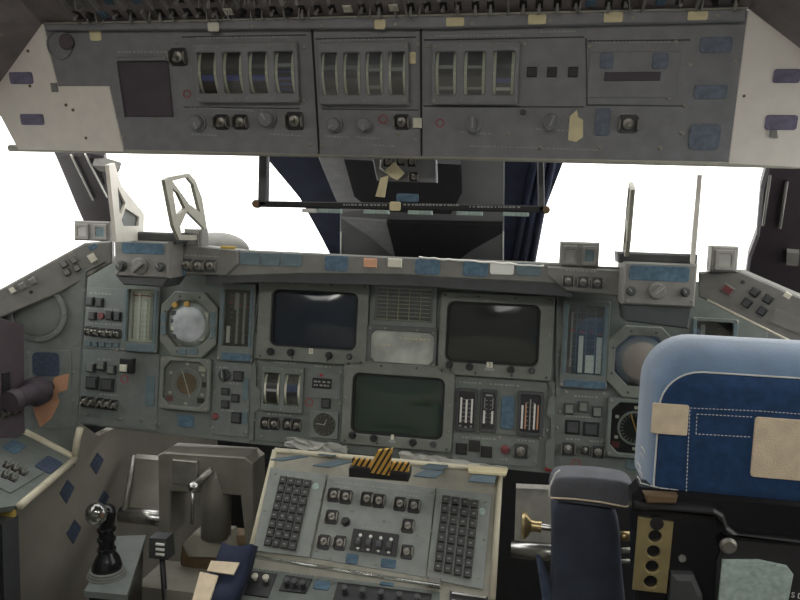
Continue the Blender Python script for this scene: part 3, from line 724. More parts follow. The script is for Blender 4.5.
strip_gauge('narrow middle strip gauge with a green mark, left of the blue patch', (480, 389, 497, 432), [(-.24, .2, .5, .12, 'whitepaint'), (.24, .2, .5, .12, 'whitepaint'), (0, .84, .88, .4, 'print'), (.3, .42, .46, .1, 'tealpatch'), (-.24, .55, .8, .05, 'print'), (.24, .55, .8, .05, 'print')])
strip_gauge('rightmost strip gauge with orange-tipped white bars, right of the blue patch', (517, 391, 543, 436), [(-.3, .16, .68, .08, 'whitepaint'), (-.17, .16, .72, .05, 'peach'), (.17, .16, .72, .07, 'whitepaint'), (.3, .16, .7, .06, 'peach'), (0, .14, .82, .05, 'print')])
patch(MAIN, (501, 396, 514, 429), f7, off=.0018)
for r in ((456, 443, 467, 454), (469, 440, 480, 451), (481, 446, 492, 457)): btn(MAIN, r, f7, 'black', .005, off=.0018, cap='blackmatte')
disc(MAIN, 505, 449, 4.5, f7, 'redbutton', 'warning_lamp', .004, .0018); toggle(MAIN, 521, 451, 15, f7, -1, base='darkgrey', off=.0018)
plate_px('bracket_edge', MAIN, [(548, 380), (555, 382), (554, 470), (545, 466), (546, 442), (551, 438), (551, 418), (546, 414), (549, 398), (553, 394)], .007, 'panel', f7)
screws(MAIN, [(549, 300), (547, 430), (549, 452), (546, 462), (455, 381), (455, 458), (536, 462), (540, 438), (500, 437), (449, 371), (448, 438), (553, 310)], f7, .0034, .002)
letters(MAIN, [(460, 382, 480), (490, 384, 520), (462, 437, 496), (518, 440, 536), (500, 459, 508)], f7, off=.0022)
box_px('red_tab', MAIN, (545, 467, 553, 471), .004, 'red', f7)

def tape_instr(label, ro, rs, cols, face='meterdark', side='panel2', strip=True):
    M, W, H = MAIN.rect(*ro); t = T('tape_instrument', label, 'flight instrument', M.translation-MAIN.v*H/2)
    Ms, w_, h_ = MAIN.rect(*rs); d = M.inverted() @ Ms.translation
    P('housing', plate(rr(W, H, .003, 3), [rr(w_, h_, .002, 2, d.x, d.y)], .012, 'panel', 0, .0012), t, M)
    for sx in (-1, 1): P('side_strip', rbox(W*.07, h_, .002, 'tealpatch', .0004), t, Ms @ Matrix.Translation((sx*(w_/2+W*.05), 0, .012)))
    P('face', rbox(w_, h_, .003, face, .0002), t, Ms)
    for (x, y0, y1, wd, m) in cols:
        P('scale_tape', rbox(w_*wd, h_*(y1-y0), .0015, m, .0002), t, Ms @ Matrix.Translation((w_*x, h_*((y0+y1)/2-.5), .003)))
    b = MB()
    for c in sorted(set(round(x, 3) for (x, *_r) in cols)):
        for j in range(9): b.box(Ms @ Matrix.Translation((w_*(c+.07), h_*(.1+.1*j-.5), .0044)), w_*.05, .0009, .0003)
    b.build('scale_marks', 'darkgrey' if face != 'meterdark' else 'print', t)
    P('cover_glass', rbox(w_, h_, .0008, 'coverglass', .0001), t, Ms @ Matrix.Translation((0, 0, .010)))
    if strip:
        patch(MAIN, (ro[0]+3, ro[3]-8, ro[2]-3, ro[3]-1), t, 'velcro' if strip == 2 else 'tealpatch', off=.012)
    for sx in (-.46, .46):
        for sy in (-.48, .48): P('screw', lathe([(.003, 0), (.003, .001), (.0018, .0016)], 'metal', 8), t, M @ Matrix.Translation((W*sx, H*sy*.98, .012)))
    return t
tape_instr('pale vertical tape instrument left of the octagonal attitude indicator', (126, 283, 161, 352), (130, 290, 156, 342),
           [(-.36, .05, .95, .06, 'print'), (-.12, .05, .95, .10, 'whitepaint'), (.12, .05, .8, .13, 'whitepaint'), (.36, .05, .95, .12, 'print'), (.0, .88, .9, .8, 'red')], 'ivory', strip=1)
tape_instr('dark vertical tape instrument with white bars right of the octagonal attitude indicator', (221, 283, 256, 361), (226, 290, 251, 346),
           [(-.36, .05, .35, .14, 'whitepaint'), (-.02, .04, .95, .1, 'print'), (.25, .04, .95, .1, 'print'), (.0, .72, .745, .2, 'red'), (-.3, .75, .77, .14, 'red'), (.36, .7, .72, .12, 'red'), (-.1, .65, .95, .1, 'print')], strip=2)
tape_instr('tall tape instrument with white column and red marks beside the upper right screen', (561, 300, 608, 388), (567, 306, 602, 374),
           [(-.1, .02, .56, .13, 'whitepaint'), (.16, .02, .28, .26, 'whitepaint'), (.42, .02, .55, .15, 'whitepaint'), (-.38, .1, .9, .05, 'print'), (-.36, .62, .65, .12, 'red'), (-.08, .6, .63, .14, 'red'), (.18, .62, .64, .12, 'red'), (.42, .58, .61, .14, 'red'), (.04, .02, .98, .03, 'tealpatch'), (.3, .02, .98, .03, 'tealpatch'), (-.24, .02, .98, .03, 'tealpatch')], strip=2)
tape_instr('dark tape instrument with red marks at the far right under the glareshield arm', (690, 318, 735, 396), (694, 322, 730, 385),
           [(-.3, .05, .95, .12, 'print'), (.05, .05, .6, .12, 'darkgrey'), (-.3, .7, .73, .15, 'red'), (.1, .72, .75, .15, 'red'), (.36, .68, .71, .15, 'red')], strip=0)
def attitude(label, ro, ri, ball, face):
    M, W, H = MAIN.rect(*ro); t = T('attitude_indicator', label, 'flight instrument', M.translation-MAIN.v*H/2)
    Mi, w_, h_ = MAIN.rect(*ri)
    d = M.inverted() @ Mi.translation
    P('bezel', plate(octa(W, H, W*.24), [octa(w_, h_, w_*.26, d.x, d.y)], .014, 'bezel', 0, .002), t, M)
    P('face', plate(octa(w_, h_, w_*.26), [], .002, face), t, Mi)
    R = w_*.485; prof = [(R*math.cos(a), .002+R*.35*math.sin(a)) for a in [i*math.pi/2/6 for i in range(6)]]+[(R*.02, .002+R*.35)]
    P('ball', lathe(prof, ball, 24), t, Mi)
    P('cover_glass', plate(octa(w_, h_, w_*.26), [], .0008, 'coverglass', .013), t, Mi)
    for a in range(0, 360, 45):
        x, y = math.cos(math.radians(a+22))*W*.46, math.sin(math.radians(a+22))*H*.46
        P('screw', lathe([(.0026, 0), (.0026, .001), (.0016, .0016)], 'darkgrey', 8), t, M @ Matrix.Translation((x, y, .014)))
    return t, Mi, w_, h_
t, Mi, w_, h_ = attitude('octagonal attitude indicator with orange lamps on the left main panel', (163, 292, 219, 357), (169, 301, 213, 347), 'adiball', 'adiball')
for x, y in ((178, 305), (190, 304)): disc(MAIN, x, y, 2.6, t, 'orange', 'orange_lamp', .003, .014)
plate_px('bright_bar', MAIN, [(207, 312), (211, 313), (206, 341), (202, 340)], .002, 'ivory', t, .009)
for x in (176, 187):
    for y in (313, 321, 328, 336): box_px('drum_mark', MAIN, (x-2, y-2, x+3, y+2), .002, 'darkgrey' if y != 328 else 'ivory', t, .013)
for r in ((164, 313, 169, 322), (164, 325, 169, 334), (213, 312, 218, 324), (214, 326, 218, 338), (181, 348, 190, 354), (192, 348, 201, 354)): patch(MAIN, r, t, 'tealpatch', off=.014)
t, Mi, w_, h_ = attitude('octagonal attitude indicator half hidden behind the blue seat', (606, 326, 676, 398), (614, 336, 668, 386), 'adidark', 'meterdark')
def hsi(label, ro, light):
    M, W, H = MAIN.rect(*ro); t = T('situation_indicator', label, 'flight instrument', M.translation-MAIN.v*H/2)
    P('bezel', plate(rr(W, H, .006, 4), [octa(W*.86, H*.84, W*.14)], .012, 'bezel' if light else 'panel', 0, .0018), t, M)
    P('face', plate(octa(W*.86, H*.84, W*.14), [], .002, 'screengrey' if light else 'meterdark'), t, M)
    P('compass_ring', plate(circ(W*.31, 28), [circ(W*.27, 28)], .002, 'print', .002), t, M)
    b = MB()
    for i in range(24): b.box(M @ Matrix.Rotation(i*math.pi/12, 4, 'Z') @ Matrix.Translation((0, W*.235, .002)), .001, W*.05, .0008)
    b.build('compass_marks', 'print', t)
    P('compass_card', lathe([(W*.2, .002), (W*.2, .0028)], 'brown' if light else 'black', 24), t, M)
    for a in range(30, 360, 60): P('course_mark', rbox(W*.06, H*.05, .001, 'ivory' if a % 120 else 'peach', .0002), t, M @ Matrix.Translation((W*.37*math.cos(math.radians(a)), W*.37*math.sin(math.radians(a)), .002)))
    P('needle', rbox(.0022, W*.52, .001, 'ivory' if light else 'orange', .0003), t, M @ Matrix.Rotation(math.radians(20), 4, 'Z') @ Matrix.Translation((0, 0, .0045)))
    for x, y in ((.3, .3), (.34, .0), (-.33, -.3), (.3, -.3)):
        P('counter_window', rbox(W*.14, H*.1, .001, 'ivory' if (y > .2 and light) else ('redbutton' if x < 0 else 'black'), .0002), t, M @ Matrix.Translation((W*x, H*y, .002)))
    P('cover_glass', plate(octa(W*.86, H*.84, W*.14), [], .0008, 'coverglass', .009), t, M)
    for sx in (-.44, .44):
        for sy in (-.44, .44): P('screw', lathe([(.0028, 0), (.0028, .001), (.0017, .0016)], 'metal', 8), t, M @ Matrix.Translation((W*sx, H*sy, .012)))
    return t
hsi('square compass indicator below the octagonal attitude indicator on the left panel', (162, 357, 212, 410), True)
hsi('square compass indicator with dark face beside the seat headrest', (606, 398, 664, 458), False)
# right panel switches
for x, y in ((569, 408), (583, 406), (597, 411)): btn(MAIN, (x-5, y-5, x+5, y+6), f8, 'darkgrey', .007, 'rocker_switch', 0, 'bezel')
for r in ((565, 420, 580, 434), (583, 422, 599, 436)): btn(MAIN, r, f8, 'black', .004, 'event_indicator', 0, 'darkgrey')
toggle(MAIN, 568, 449, 14, f8, 1, base='darkgrey'); toggle(MAIN, 585, 450, 9, f8, 1, base='darkgrey'); toggle(MAIN, 598, 452, 13, f8, -1, base='darkgrey')
ringmark(MAIN, 576, 463, 4.5, f8); patch(MAIN, (626, 456, 646, 470), f8, 'tealpatch')
screws(MAIN, [(566, 392), (604, 394), (559, 330), (558, 355), (557, 428), (560, 412), (603, 440), (604, 470)], f8, .0036)
letters(MAIN, [(574, 396, 596), (566, 439, 580), (590, 441, 604), (566, 416, 600)], f8)
plate_px('bracket_edge', MAIN, [(556.5, 296), (559, 296), (559, 318), (563, 324), (562, 345), (558, 350), (558, 372), (561, 378), (560, 394), (556, 396)], .007, 'panel', f8)

# ================================================================== glareshield
t = T('glareshield', 'grey glareshield ledge with blue and white patches above the main screens', 'glareshield', GLARE.hit(390, 280))
plate_px('front_face', GLARE, [(226, 249), (400, 257), (562, 263), (562, 284), (440, 278), (400, 275), (300, 274), (218, 277)], .012, 'glare', t, -.012, ch=.003)
hexa('top_deck', [GLARE.hit(172, 249, -.006), GLARE.hit(620, 267, -.006), GLARE.hit(620, 267, -.006)+V3((0, .46, -.07)), GLARE.hit(172, 249, -.006)+V3((-.15, .46, -.07))],
     [p-V3((0, 0, .012)) for p in (GLARE.hit(172, 249, -.006), GLARE.hit(620, 267, -.006), GLARE.hit(620, 267, -.006)+V3((0, .46, -.07)), GLARE.hit(172, 249, -.006)+V3((-.15, .46, -.07)))], 'glare', t)
plate_px('under_lip', GLARE, [(205, 273), (300, 272), (440, 274), (552, 276), (572, 282), (572, 297), (420, 286), (262, 282), (205, 284)], .012, 'darkgrey', t, -.016)
for (x0, x1, m) in ((240, 260, 'tealpatch'), (261, 280, 'tealpatch'), (281, 302, 'tealpatch'), (325, 348, 'velcro'), (415, 440, 'velcro'), (463, 488, 'velcro'), (490, 514, 'whitepaint'), (516, 541, 'tealpatch')):
    y = 250.5+(x0-232)*.039
    patch(GLARE, (x0, y+1.5, x1, y+(17 if m == 'velcro' else 14)), t, m, 'velcro_patch' if m != 'whitepaint' else 'white_label')
for (x0, x1, m) in ((364, 377, 'lenslit'), (388, 402, 'ivory')): box_px('warning_light', GLARE, (x0, 258.5, x1, 267.5), .004, m, t)
b = MB()
pts = [GLARE.hit(419+i*5, 257.5+i*.35+random.uniform(-.6, .6), .001) for i in range(26)]; b.tube(pts, .0022, 6); b.build('frayed_edge', 'whitepaint', t)

def glare_unit(label, pts, knobs_px, m='glare'):
    t = panel('glareshield_unit', label, GUN, pts, m, .05, 'control unit', ch=.003)
    for x, y in knobs_px:
        toggle(GUN, x, y, 12, t, 1, base='darkgrey')
    return t
GUN = PL(GLARE.o+GLARE.n*.006, X, Z)
gl = glare_unit('left glareshield control unit with three switches beside the left head-up display', [(173, 243), (238, 250), (238, 264), (226, 276), (178, 274), (172, 268)], [(187, 265), (199, 266), (211, 266)])
patch(GUN, (172, 269, 186, 276), gl, off=.001); box_px('yellow_strip', GUN, (221, 246, 236, 249), .003, 'yellow', gl); letters(GUN, [(185, 255, 218)], gl)
gr = glare_unit('right glareshield control unit with three switches beside the right head-up display', [(547, 266), (622, 270), (621, 297), (566, 291), (548, 276)], [(568, 281), (583, 282), (597, 283)])
letters(GUN, [(566, 270, 596)], gr)
def lamp_block(label, pl, r, n, m='hudgrey'):
    M, W, H = pl.rect(*r); t = T('indicator_block', label, 'indicator light', M.translation-pl.v*H/2)
    P('body', rbox(W, H, .03, m, .003), t, M @ Matrix.Translation((0, 0, -.028)))
    for i in range(n):
        Mi = M @ Matrix.Translation((W*((i+.5)/n-.5), -H*.04, .002))
        f = P('lens_frame', plate(rr(W/n*.74, H*.78, .002, 3), [rr(W/n*.46, H*.46, .002, 3)], .004, m, 0, .001), t, Mi)
        P('lens', rbox(W/n*.46, H*.46, .0025, 'lensclear' if i == 0 else 'tealpatch', .0004), f, Mi)
    return t
lamp_block('pair of square indicator lights on the right glareshield unit', GLARE, (560, 242, 599, 267), 2)
lamp_block('single square indicator light on the left glareshield unit', GLARE, (184, 229, 202, 247), 1)
LB = PL(ptY(92, 232, 1.38), X, Z)
lamp_block('pair of square indicator lights below the left window post', LB, (74, 221, 110, 241), 2)
LR = PL(ptY(725, 258, 1.33), X, Z)
lamp_block('single square indicator light on the right glareshield arm', LR, (711, 246, 738, 272), 1)

# ---- head-up displays (mirror images left and right of the centre line)
def hud(sx, label, box, strip, kn, housing, topbar):
    PB = PL(ptY((box[0]+box[2])/2, box[3], 1.30), X, Z)
    t = T('head_up_display', label, 'display unit', PB.hit((box[0]+box[2])/2, box[3]))
    M, W, H = PB.rect(*box)
    P('control_box', rbox(W, H, .09, 'hudgrey', .003), t, M @ Matrix.Translation((0, 0, -.09)))
    patch(PB, strip, t)
    for x, y, r in kn: dial(PB, x, y, r, t, -50, 'hudgrey') if r > 6 else knob(PB, x, y, r, t, 40, 'darkgrey', .012)
    screws(PB, [(box[0]+4, box[3]-5), (box[2]-4, box[3]-5)], t, .003)
    plate_px('top_bar', PB, topbar, .05, 'darkgrey', t, -.07, ch=.003)
    plate_px('lower_housing', PB, housing, .07, 'darkgrey', t, -.08, ch=.003)
    # two cut-out side plates standing fore and aft, shaped on the left display
    o_in = [(161, 180), (167, 177), (186, 173.5), (192, 180), (199, 198), (206, 240), (176, 240), (170, 226)]
    h_in = [[(169, 181), (184, 177), (190, 184), (197, 212), (186, 204)], [(169, 188), (175, 193), (182, 208), (176, 214), (173, 214)], [(184, 211), (201, 228), (201, 235), (178, 235), (177, 226)]]
    for (x0, dg, o_, h_, m) in ((.428, 6, o_in, h_in, 'beige'), (.540, 12, [(105, 165), (111, 163), (118, 186), (141, 214), (140, 240), (113, 242)],
                               [[(114, 187), (122, 203), (118, 214), (116, 213)], [(122, 208), (136, 217), (135, 226), (120, 226), (118, 220)]], 'white')):
        a = math.radians(dg); LPn = PL((-x0, 1.30, 1.1), (-math.sin(a), math.cos(a), 0), Z)
        loops = [[LPn.uv(*p) for p in l] for l in [o_]+h_]
        RPn = LPn if sx < 0 else PL((x0, 1.30, 1.1), (math.sin(a), math.cos(a), 0), Z)
        c = loops[0][0].copy(); loops = [[p-c for p in l] for l in loops]
        sp_ = P('combiner_side_plate', plate(loops[0], loops[1:], .007, m), t, RPn.at(RPn.o+RPn.u*c.x+RPn.v*c.y))
        if m == 'white':
            for l in loops[1:]: P('dark_hole_fill', plate(l, [], .002, 'darkgrey', .0), sp_, RPn.at(RPn.o+RPn.u*c.x+RPn.v*c.y))  # dark sheets added so the open holes look dark behind
    g0 = ptX(166, 182, -.445); g1 = ptX(190, 230, -.445)
    P('combiner_glass', mk([(-.07, 0, 0), (.07, 0, 0), (.07, g0.y-g1.y, g0.z-g1.z), (-.07, g0.y-g1.y, g0.z-g1.z), (-.07, .003, 0), (.07, .003, 0), (.07, g0.y-g1.y+.003, g0.z-g1.z), (-.07, g0.y-g1.y+.003, g0.z-g1.z)],
        [(0, 1, 2, 3), (4, 5, 6, 7), (0, 1, 5, 4), (1, 2, 6, 5), (2, 3, 7, 6), (3, 0, 4, 7)], 'pane'), t, Matrix.Translation((sx*.523, g1.y, g1.z)))
    return t
hl = hud(-1, 'left head-up display with cut-out side plates and blue strip', (114, 241, 168, 277), (122, 243, 164, 254), [(140, 266, 8), (122, 266, 5), (161, 267, 4.5)], [(112, 276), (168, 277), (160, 288), (120, 285)], [(108, 231), (172, 233), (172, 244), (110, 242)])
hr = hud(1, 'right head-up display seen edge-on with blue strip on its box', (623, 263, 696, 306), (629, 266, 689, 281), [(657, 291, 9), (631, 291, 5), (685, 292, 5)], [(624, 304), (694, 306), (690, 330), (626, 322)], [(619, 252), (701, 255), (700, 265), (620, 263)])
# rounded hump behind the left display
hp = ptY(218, 246, 1.50); n, v, f = 10, [], []
for j in range(7):
    a = j*math.pi/2/6*.92
    for i in range(2*n): th = 2*math.pi*i/(2*n); v.append((.075*math.cos(a)*math.cos(th), .05*math.cos(a)*math.sin(th), .042*math.sin(a)-.01))
f = [(j*2*n+i, j*2*n+(i+1) % (2*n), (j+1)*2*n+(i+1) % (2*n), (j+1)*2*n+i) for j in range(6) for i in range(2*n)]+[tuple(range(2*n)), tuple(6*2*n+i for i in range(2*n))]
tag(P('vent_hump', mk(v, f, 'hudgrey', True), None, Matrix.Translation(hp)), 'rounded grey hump on the ledge behind the left head-up display', 'hump')

# ---- glareshield arms sloping down to the sides
t = panel('glareshield_wing_unit', 'left sloping glareshield arm with seven square buttons', WINGL, [(112, 241), (84, 243), (0, 289), (-50, 316), (-50, 346), (0, 318), (60, 293), (95, 273), (112, 263)], 'glare', .05, 'control arm', ch=.003)
for x, y in ((64, 264), (74, 260), (67, 272), (77, 268)): btn(WINGL, (x-4, y-4, x+4, y+4), t, 'darkgrey', .005, cap='glare')
for x, y in ((13, 290), (23, 286), (33, 281)): btn(WINGL, (x-4, y-4, x+4, y+4), t, 'hudgrey', .005, cap='ivory' if x < 20 else 'glare')
patch(WINGL, (88, 244, 98, 250), t); btn(WINGL, (88, 253, 97, 263), t, 'ivory', .003, 'pale_switch', cap=None)
disc(WINGL, 31, 292, 2, t, 'black', 'screw_hole', .001)
_e = WINGL.uv(-40, 325); P('arm_end', plate([V3((-.32, -.03)), V3((0, -.03)), V3((0, .03)), V3((-.32, .03))], [], .05, 'glare', -.052, .003), t, WINGL.at(WINGL.o+WINGL.u*_e.x+WINGL.v*_e.y))
t = panel('glareshield_wing_unit', 'right sloping glareshield arm with red button and four dark buttons', WINGR, [(698, 272), (738, 270), (800, 297), (860, 323), (860, 378), (800, 347), (708, 301), (698, 297)], 'glare', .05, 'control arm', ch=.003)
btn(WINGR, (720, 284, 736, 295), t, 'hudgrey', .004, 'red_button', cap='redbutton')
for x, y in ((755, 292), (768, 299), (747, 303), (762, 311)): btn(WINGR, (x-5.5, y-5, x+5.5, y+5), t, 'black', .005, cap='darkgrey')
disc(WINGR, 743, 282, 2.4, t, 'darkgrey', 'screw_cap', .002); plate_px('pale_plate', WINGR, [(776, 308), (800, 318), (800, 334), (770, 322)], .002, 'hudgrey', t)
tube('pale_edge', [WINGR.hit(707, 300, .002), WINGR.hit(800, 346, .002), WINGR.hit(855, 374, .002)], .0025, 'ivory', t, 8)
box_px('edge_clip', WINGR, (783, 292, 792, 299), .012, 'ivory', t, -.01)

# ================================================================== left side panel and console
t = panel('side_instrument_panel', 'grey left side panel with dark round knob and orange triangle', SIDEL, [(104, 262), (86, 272), (76, 424), (74, 458), (26, 433), (-60, 392), (-60, 320), (0, 300)], 'panel2', .012, 'side panel')
P('round_flange', plate(circ(.062, 32), [circ(.05, 32)], .008, 'panel2', 0, .002), t, SIDEL.M(38, 313)); P('flange_disc', lathe([(.048, 0), (.048, .003), (.03, .005)], 'panel', 32), t, SIDEL.M(38, 313))
for a in range(8): P('screw', lathe([(.003, 0), (.003, .001), (.002, .002)], 'metal', 8), t, SIDEL.M(38, 313) @ Matrix.Translation((.056*math.cos(a*.785), .056*math.sin(a*.785), .008)))
sub(SIDEL, (30, 350, 72, 428), t, 'panel2', .003)
plate_px('orange_triangle', SIDEL, [(55, 377), (70, 373), (68, 389), (58, 393), (60, 402), (52, 418), (41, 427), (35, 412), (33, 400), (50, 396)], .001, 'peach', t, .003)
patch(SIDEL, (33, 352, 60, 376), t, 'velcrodark', off=.003, d=.001)
kp = SIDEL.hit(50, 386); ax = (SIDEL.n+V3((-.35, 0, -.1))).normalized()
rot = ax.to_track_quat('Z', 'Y').to_matrix().to_4x4(); Mk = Matrix.Translation(kp) @ rot
o = P('cabin_knob', lathe([(.012, 0), (.012, .02), (.030, .024), (.031, .045), (.022, .052), (.020, .085), (.024, .09), (.022, .105)], 'plum', 20), t, Mk)
screws(SIDEL, [(76, 345), (74, 372), (73, 400), (72, 424), (28, 352), (84, 290)], t, .003)
LSP = PL(ptY(22, 400, 1.26), (.35, 1, 0), Z)
t = panel('side_switch_panel', 'dark switch panel at the far left edge beside the round knob', LSP, [(24, 325), (25, 433), (-60, 470), (-60, 300)], 'maroon', .012, 'switch panel')
btn(LSP, (2, 372, 10, 402), t, 'black', .004, 'dark_window', cap=None)
for x, y in ((4, 414), (10, 411), (16, 409)): toggle(LSP, x, y, 5, t, 1, off=0, s2=10)
LM = LSP.at(LSP.o)
P('side_plate', plate([V3((-.75, -.10)), V3((-.12, -.10)), V3((-.12, .12)), V3((-.75, .04))], [], .012, 'maroon', -.012, .002), t, LM)
# console top
c1, c2, c3 = SIDEL.hit(75, 458), SIDEL.hit(25, 432), ptY(20, 505, 1.075)
CON = PL(c1, (c1-c2), ((c1-c3).normalized()))
if CON.n.z < 0: CON = PL(c1, (c1-c2), -(c1-c3))
ct = T('side_console', 'left side console with cream edging and blue patches', 'console', c1)
plate_px('console_top', CON, [(75, 458), (25, 432), (-60, 395), (-90, 520), (20, 505)], .012, 'panel', ct, -.012)
for a, b_ in (((75, 458), (25, 432)), ((75, 459), (20, 506))):
    p, q = CON.hit(*a, .002), CON.hit(*b_, .002); tube('cream_edge', [p, p.lerp(q, .5), q], .0075, 'cream', ct, 8)
tube('cream_edge', [CON.hit(75, 458, .002), SIDEL.hit(77, 440, .004), SIDEL.hit(80, 428, .004)], .0075, 'cream', ct, 8)
hexa('console_body', [(-1.2, .3, c3.z-.01), (c3.x-.004, .3, c3.z-.01), (c3.x-.004, c3.y-.05, c3.z-.01), (-1.2, c3.y-.05, c3.z-.01)], [(-1.2, .3, 0), (c3.x-.004, .3, 0), (c3.x-.004, c3.y-.05, 0), (-1.2, c3.y-.05, 0)], 'panel', ct)
patch(CON, (2, 440, 26, 454), ct); patch(CON, (36, 456, 62, 474), ct, 'velcrodark')
plate_px('switch_plate', CON, [(2, 456), (44, 473), (10, 494), (-30, 474)], .003, 'panel2', ct, 0)
for x, y in ((6, 468), (14, 471), (22, 475), (4, 478), (12, 481)): toggle(CON, x, y, 7, ct, 1, off=.003)
# wall below console with diamond patches
FW = PL((c1.x-.004, 1.3, .4), (0, 1, 0), Z)
f6b = MAIN.hit(110, 431).z-.004
_wp = [(c3.y, 0), (2.03, 0), (2.03, f6b), (1.40, f6b), (c1.y+.008, SIDEL.hit(79, 420).z), (c1.y+.006, c1.z-.02), (c3.y, c3.z-.02)]
w5 = structure(P('wall_left', plate([V3((p[0]-1.3, p[1]-.4)) for p in _wp], [], .02, 'wallgrey', -.02), None, FW.at(FW.o)), 'beige grey footwell wall with blue diamond patches')
for x, y, r in ((96, 463, 11), (66, 491, 12), (103, 499, 9), (73, 531, 12)):
    plate_px('diamond_patch', FW, [(x-r*.55, y+r*.2), (x+r*.1, y-r*.95), (x+r*.65, y-r*.3), (x+r*.0, y+r*1.05)], .002, 'velcrodark', w5)
fo = slab('side_locker', [c3+V3((-.35, .0, -.02)), c3+V3((-.004, 0, -.02)), V3((c3.x-.004, c3.y, 0)), V3((c3.x-.35, c3.y, 0))], -.04, 'darkgrey', None)
tag(fo, 'dark grey locker front below the left console with yellow tab', 'locker')
LK = PL(c3+V3((-.05, -.001, -.03)), X, Z); box_px('yellow_tab', LK, (-10, 506, 17, 518), .006, 'yellow', fo, .041 if False else .002)

# ================================================================== rudder pedals, stick
def pedals(name, label, dx, cx):
    t = T(name, label, 'pedal', PEDAL.hit(205, 560)+V3((dx, 0, 0)))
    Tm = Matrix.Translation((dx, 0, 0)); hit = lambda x, y, o=0.0: PEDAL.hit(x, y, o)+V3((dx, 0, 0))
    def pp(nm, pts, d, m, off=0.0, ch=.004):
        o, M = PEDAL.poly(pts); return P(nm, plate(o, [], d, m, off, ch), t, Tm @ M)
    # foot plate leaning back
    q = [hit(126, 512, .02), hit(176, 516, .02), hit(178, 462, -.06), hit(132, 458, -.06)]
    slab_o = hexa('foot_plate', q, [p+V3((0, .02, .004)) for p in q], 'pedalgrey', t)
    tube('side_rail', [hit(124, 514, .03), hit(130, 478, -.02), hit(133, 456, -.06)], .006, 'metal', t)
    tube('heel_bar', [hit(121, 514, .02), hit(176, 520, .02)], .018, 'steel', t, 16)
    o, M = PEDAL.poly([(171, 447), (176, 444), (256, 449), (263, 455), (265, 532), (256, 534), (251, 486), (184, 482), (183, 524), (172, 521)])
    P('yoke', plate(o, [], .07, 'pedalgrey', -.01, .003), t, Tm @ M)
    pp('mount_plate', [(187, 450), (211, 452), (212, 476), (187, 473)], .008, 'metal', .06, .002)
    tube('column', [hit(216, 536, .04), hit(216, 492, .04), hit(216, 476, .04), hit(216, 468, .04)], [.033, .033, .025, .022], 'pedalgrey', t, 20)
    tube('crank', [hit(212, 470, .075), hit(194, 486, .085)], .008, 'metal', t); tube('link_rod', [hit(193, 488, .09), hit(192, 524, .09)], .004, 'steel', t, 8)
    o = P('ball_joint', lathe([(.004, -.012), (.011, -.006), (.013, 0), (.011, .006), (.004, .012)], 'steel', 12), t, PEDAL.at(hit(194, 487, .088)))
    pp('base_plate', [(192, 536), (203, 524), (236, 526), (244, 540), (232, 549), (198, 548)], .05, 'beige', .0, .004)
    pp('boot', [(184, 562), (186, 540), (200, 530), (246, 532), (262, 538), (252, 566), (220, 574)], .05, 'brown', -.02, .012)
    tube('pedal_stem', [hit(220, 560, .0), V3((hit(220, 560, .0).x, hit(220, 560).y, 0.0))], .03, 'brown', t, 12)
    return t
pedals('rudder_pedal', 'left rudder pedal assembly under the left main instrument panel', 0, 0)
# distance between the two: mirror about the centre line (visible part only: foot plate and heel bar)
PR = PL(ptY(530, 530, 1.60), X, Z)
t = T('rudder_pedal', 'right rudder pedal behind the brass knob, right of the centre console', 'pedal', PR.hit(560, 600))
q = [PR.hit(514, 552, .02), PR.hit(600, 558, .02), PR.hit(600, 492, -.04), PR.hit(516, 488, -.04)]
hexa('foot_plate', q, [p+V3((0, .02, .004)) for p in q], 'metal', t)
tube('heel_bar', [PR.hit(511, 549, .03), PR.hit(600, 556, .03)], .020, 'steel', t, 16)
tube('pedal_stem', [PR.hit(580, 540, -.02), V3((PR.hit(580, 540).x, 1.64, 0))], .03, 'pedalgrey', t, 12)
# floor rail and ribbed fitting near the left pedal
rl = [ptY(135, 586, 1.30), ptY(256, 600, 1.30)]
t = T('floor_rail', 'low grey floor rail with ribbed white fitting behind the control stick', 'rail', ptY(190, 590, 1.30))
hexa('rail', [rl[0], rl[1], rl[1]+V3((0, .12, 0)), rl[0]+V3((0, .12, 0))], [V3((p.x, p.y, 0.0)) for p in (rl[0], rl[1], rl[1]+V3((0, .12, 0)), rl[0]+V3((0, .12, 0)))], 'beige', t)
RF = PL(ptY(158, 549, 1.27), X, Z)
hexa('fitting_block', [RF.hit(149, 558), RF.hit(168, 560), RF.hit(166, 539), RF.hit(149, 538)], [p+V3((0, .03, 0)) for p in (RF.hit(149, 558), RF.hit(168, 560), RF.hit(166, 539), RF.hit(149, 538))], 'darkgrey', t)
tube('fitting_post', [RF.hit(162, 556, -.03), V3((RF.hit(162, 556).x, 1.32, .02))], .006, 'black', t)
for i in range(3): tube('white_rib', [RF.hit(156, 544+i*5, .004), RF.hit(164, 545+i*5, .004)], .003, 'whitepaint', t, 8)
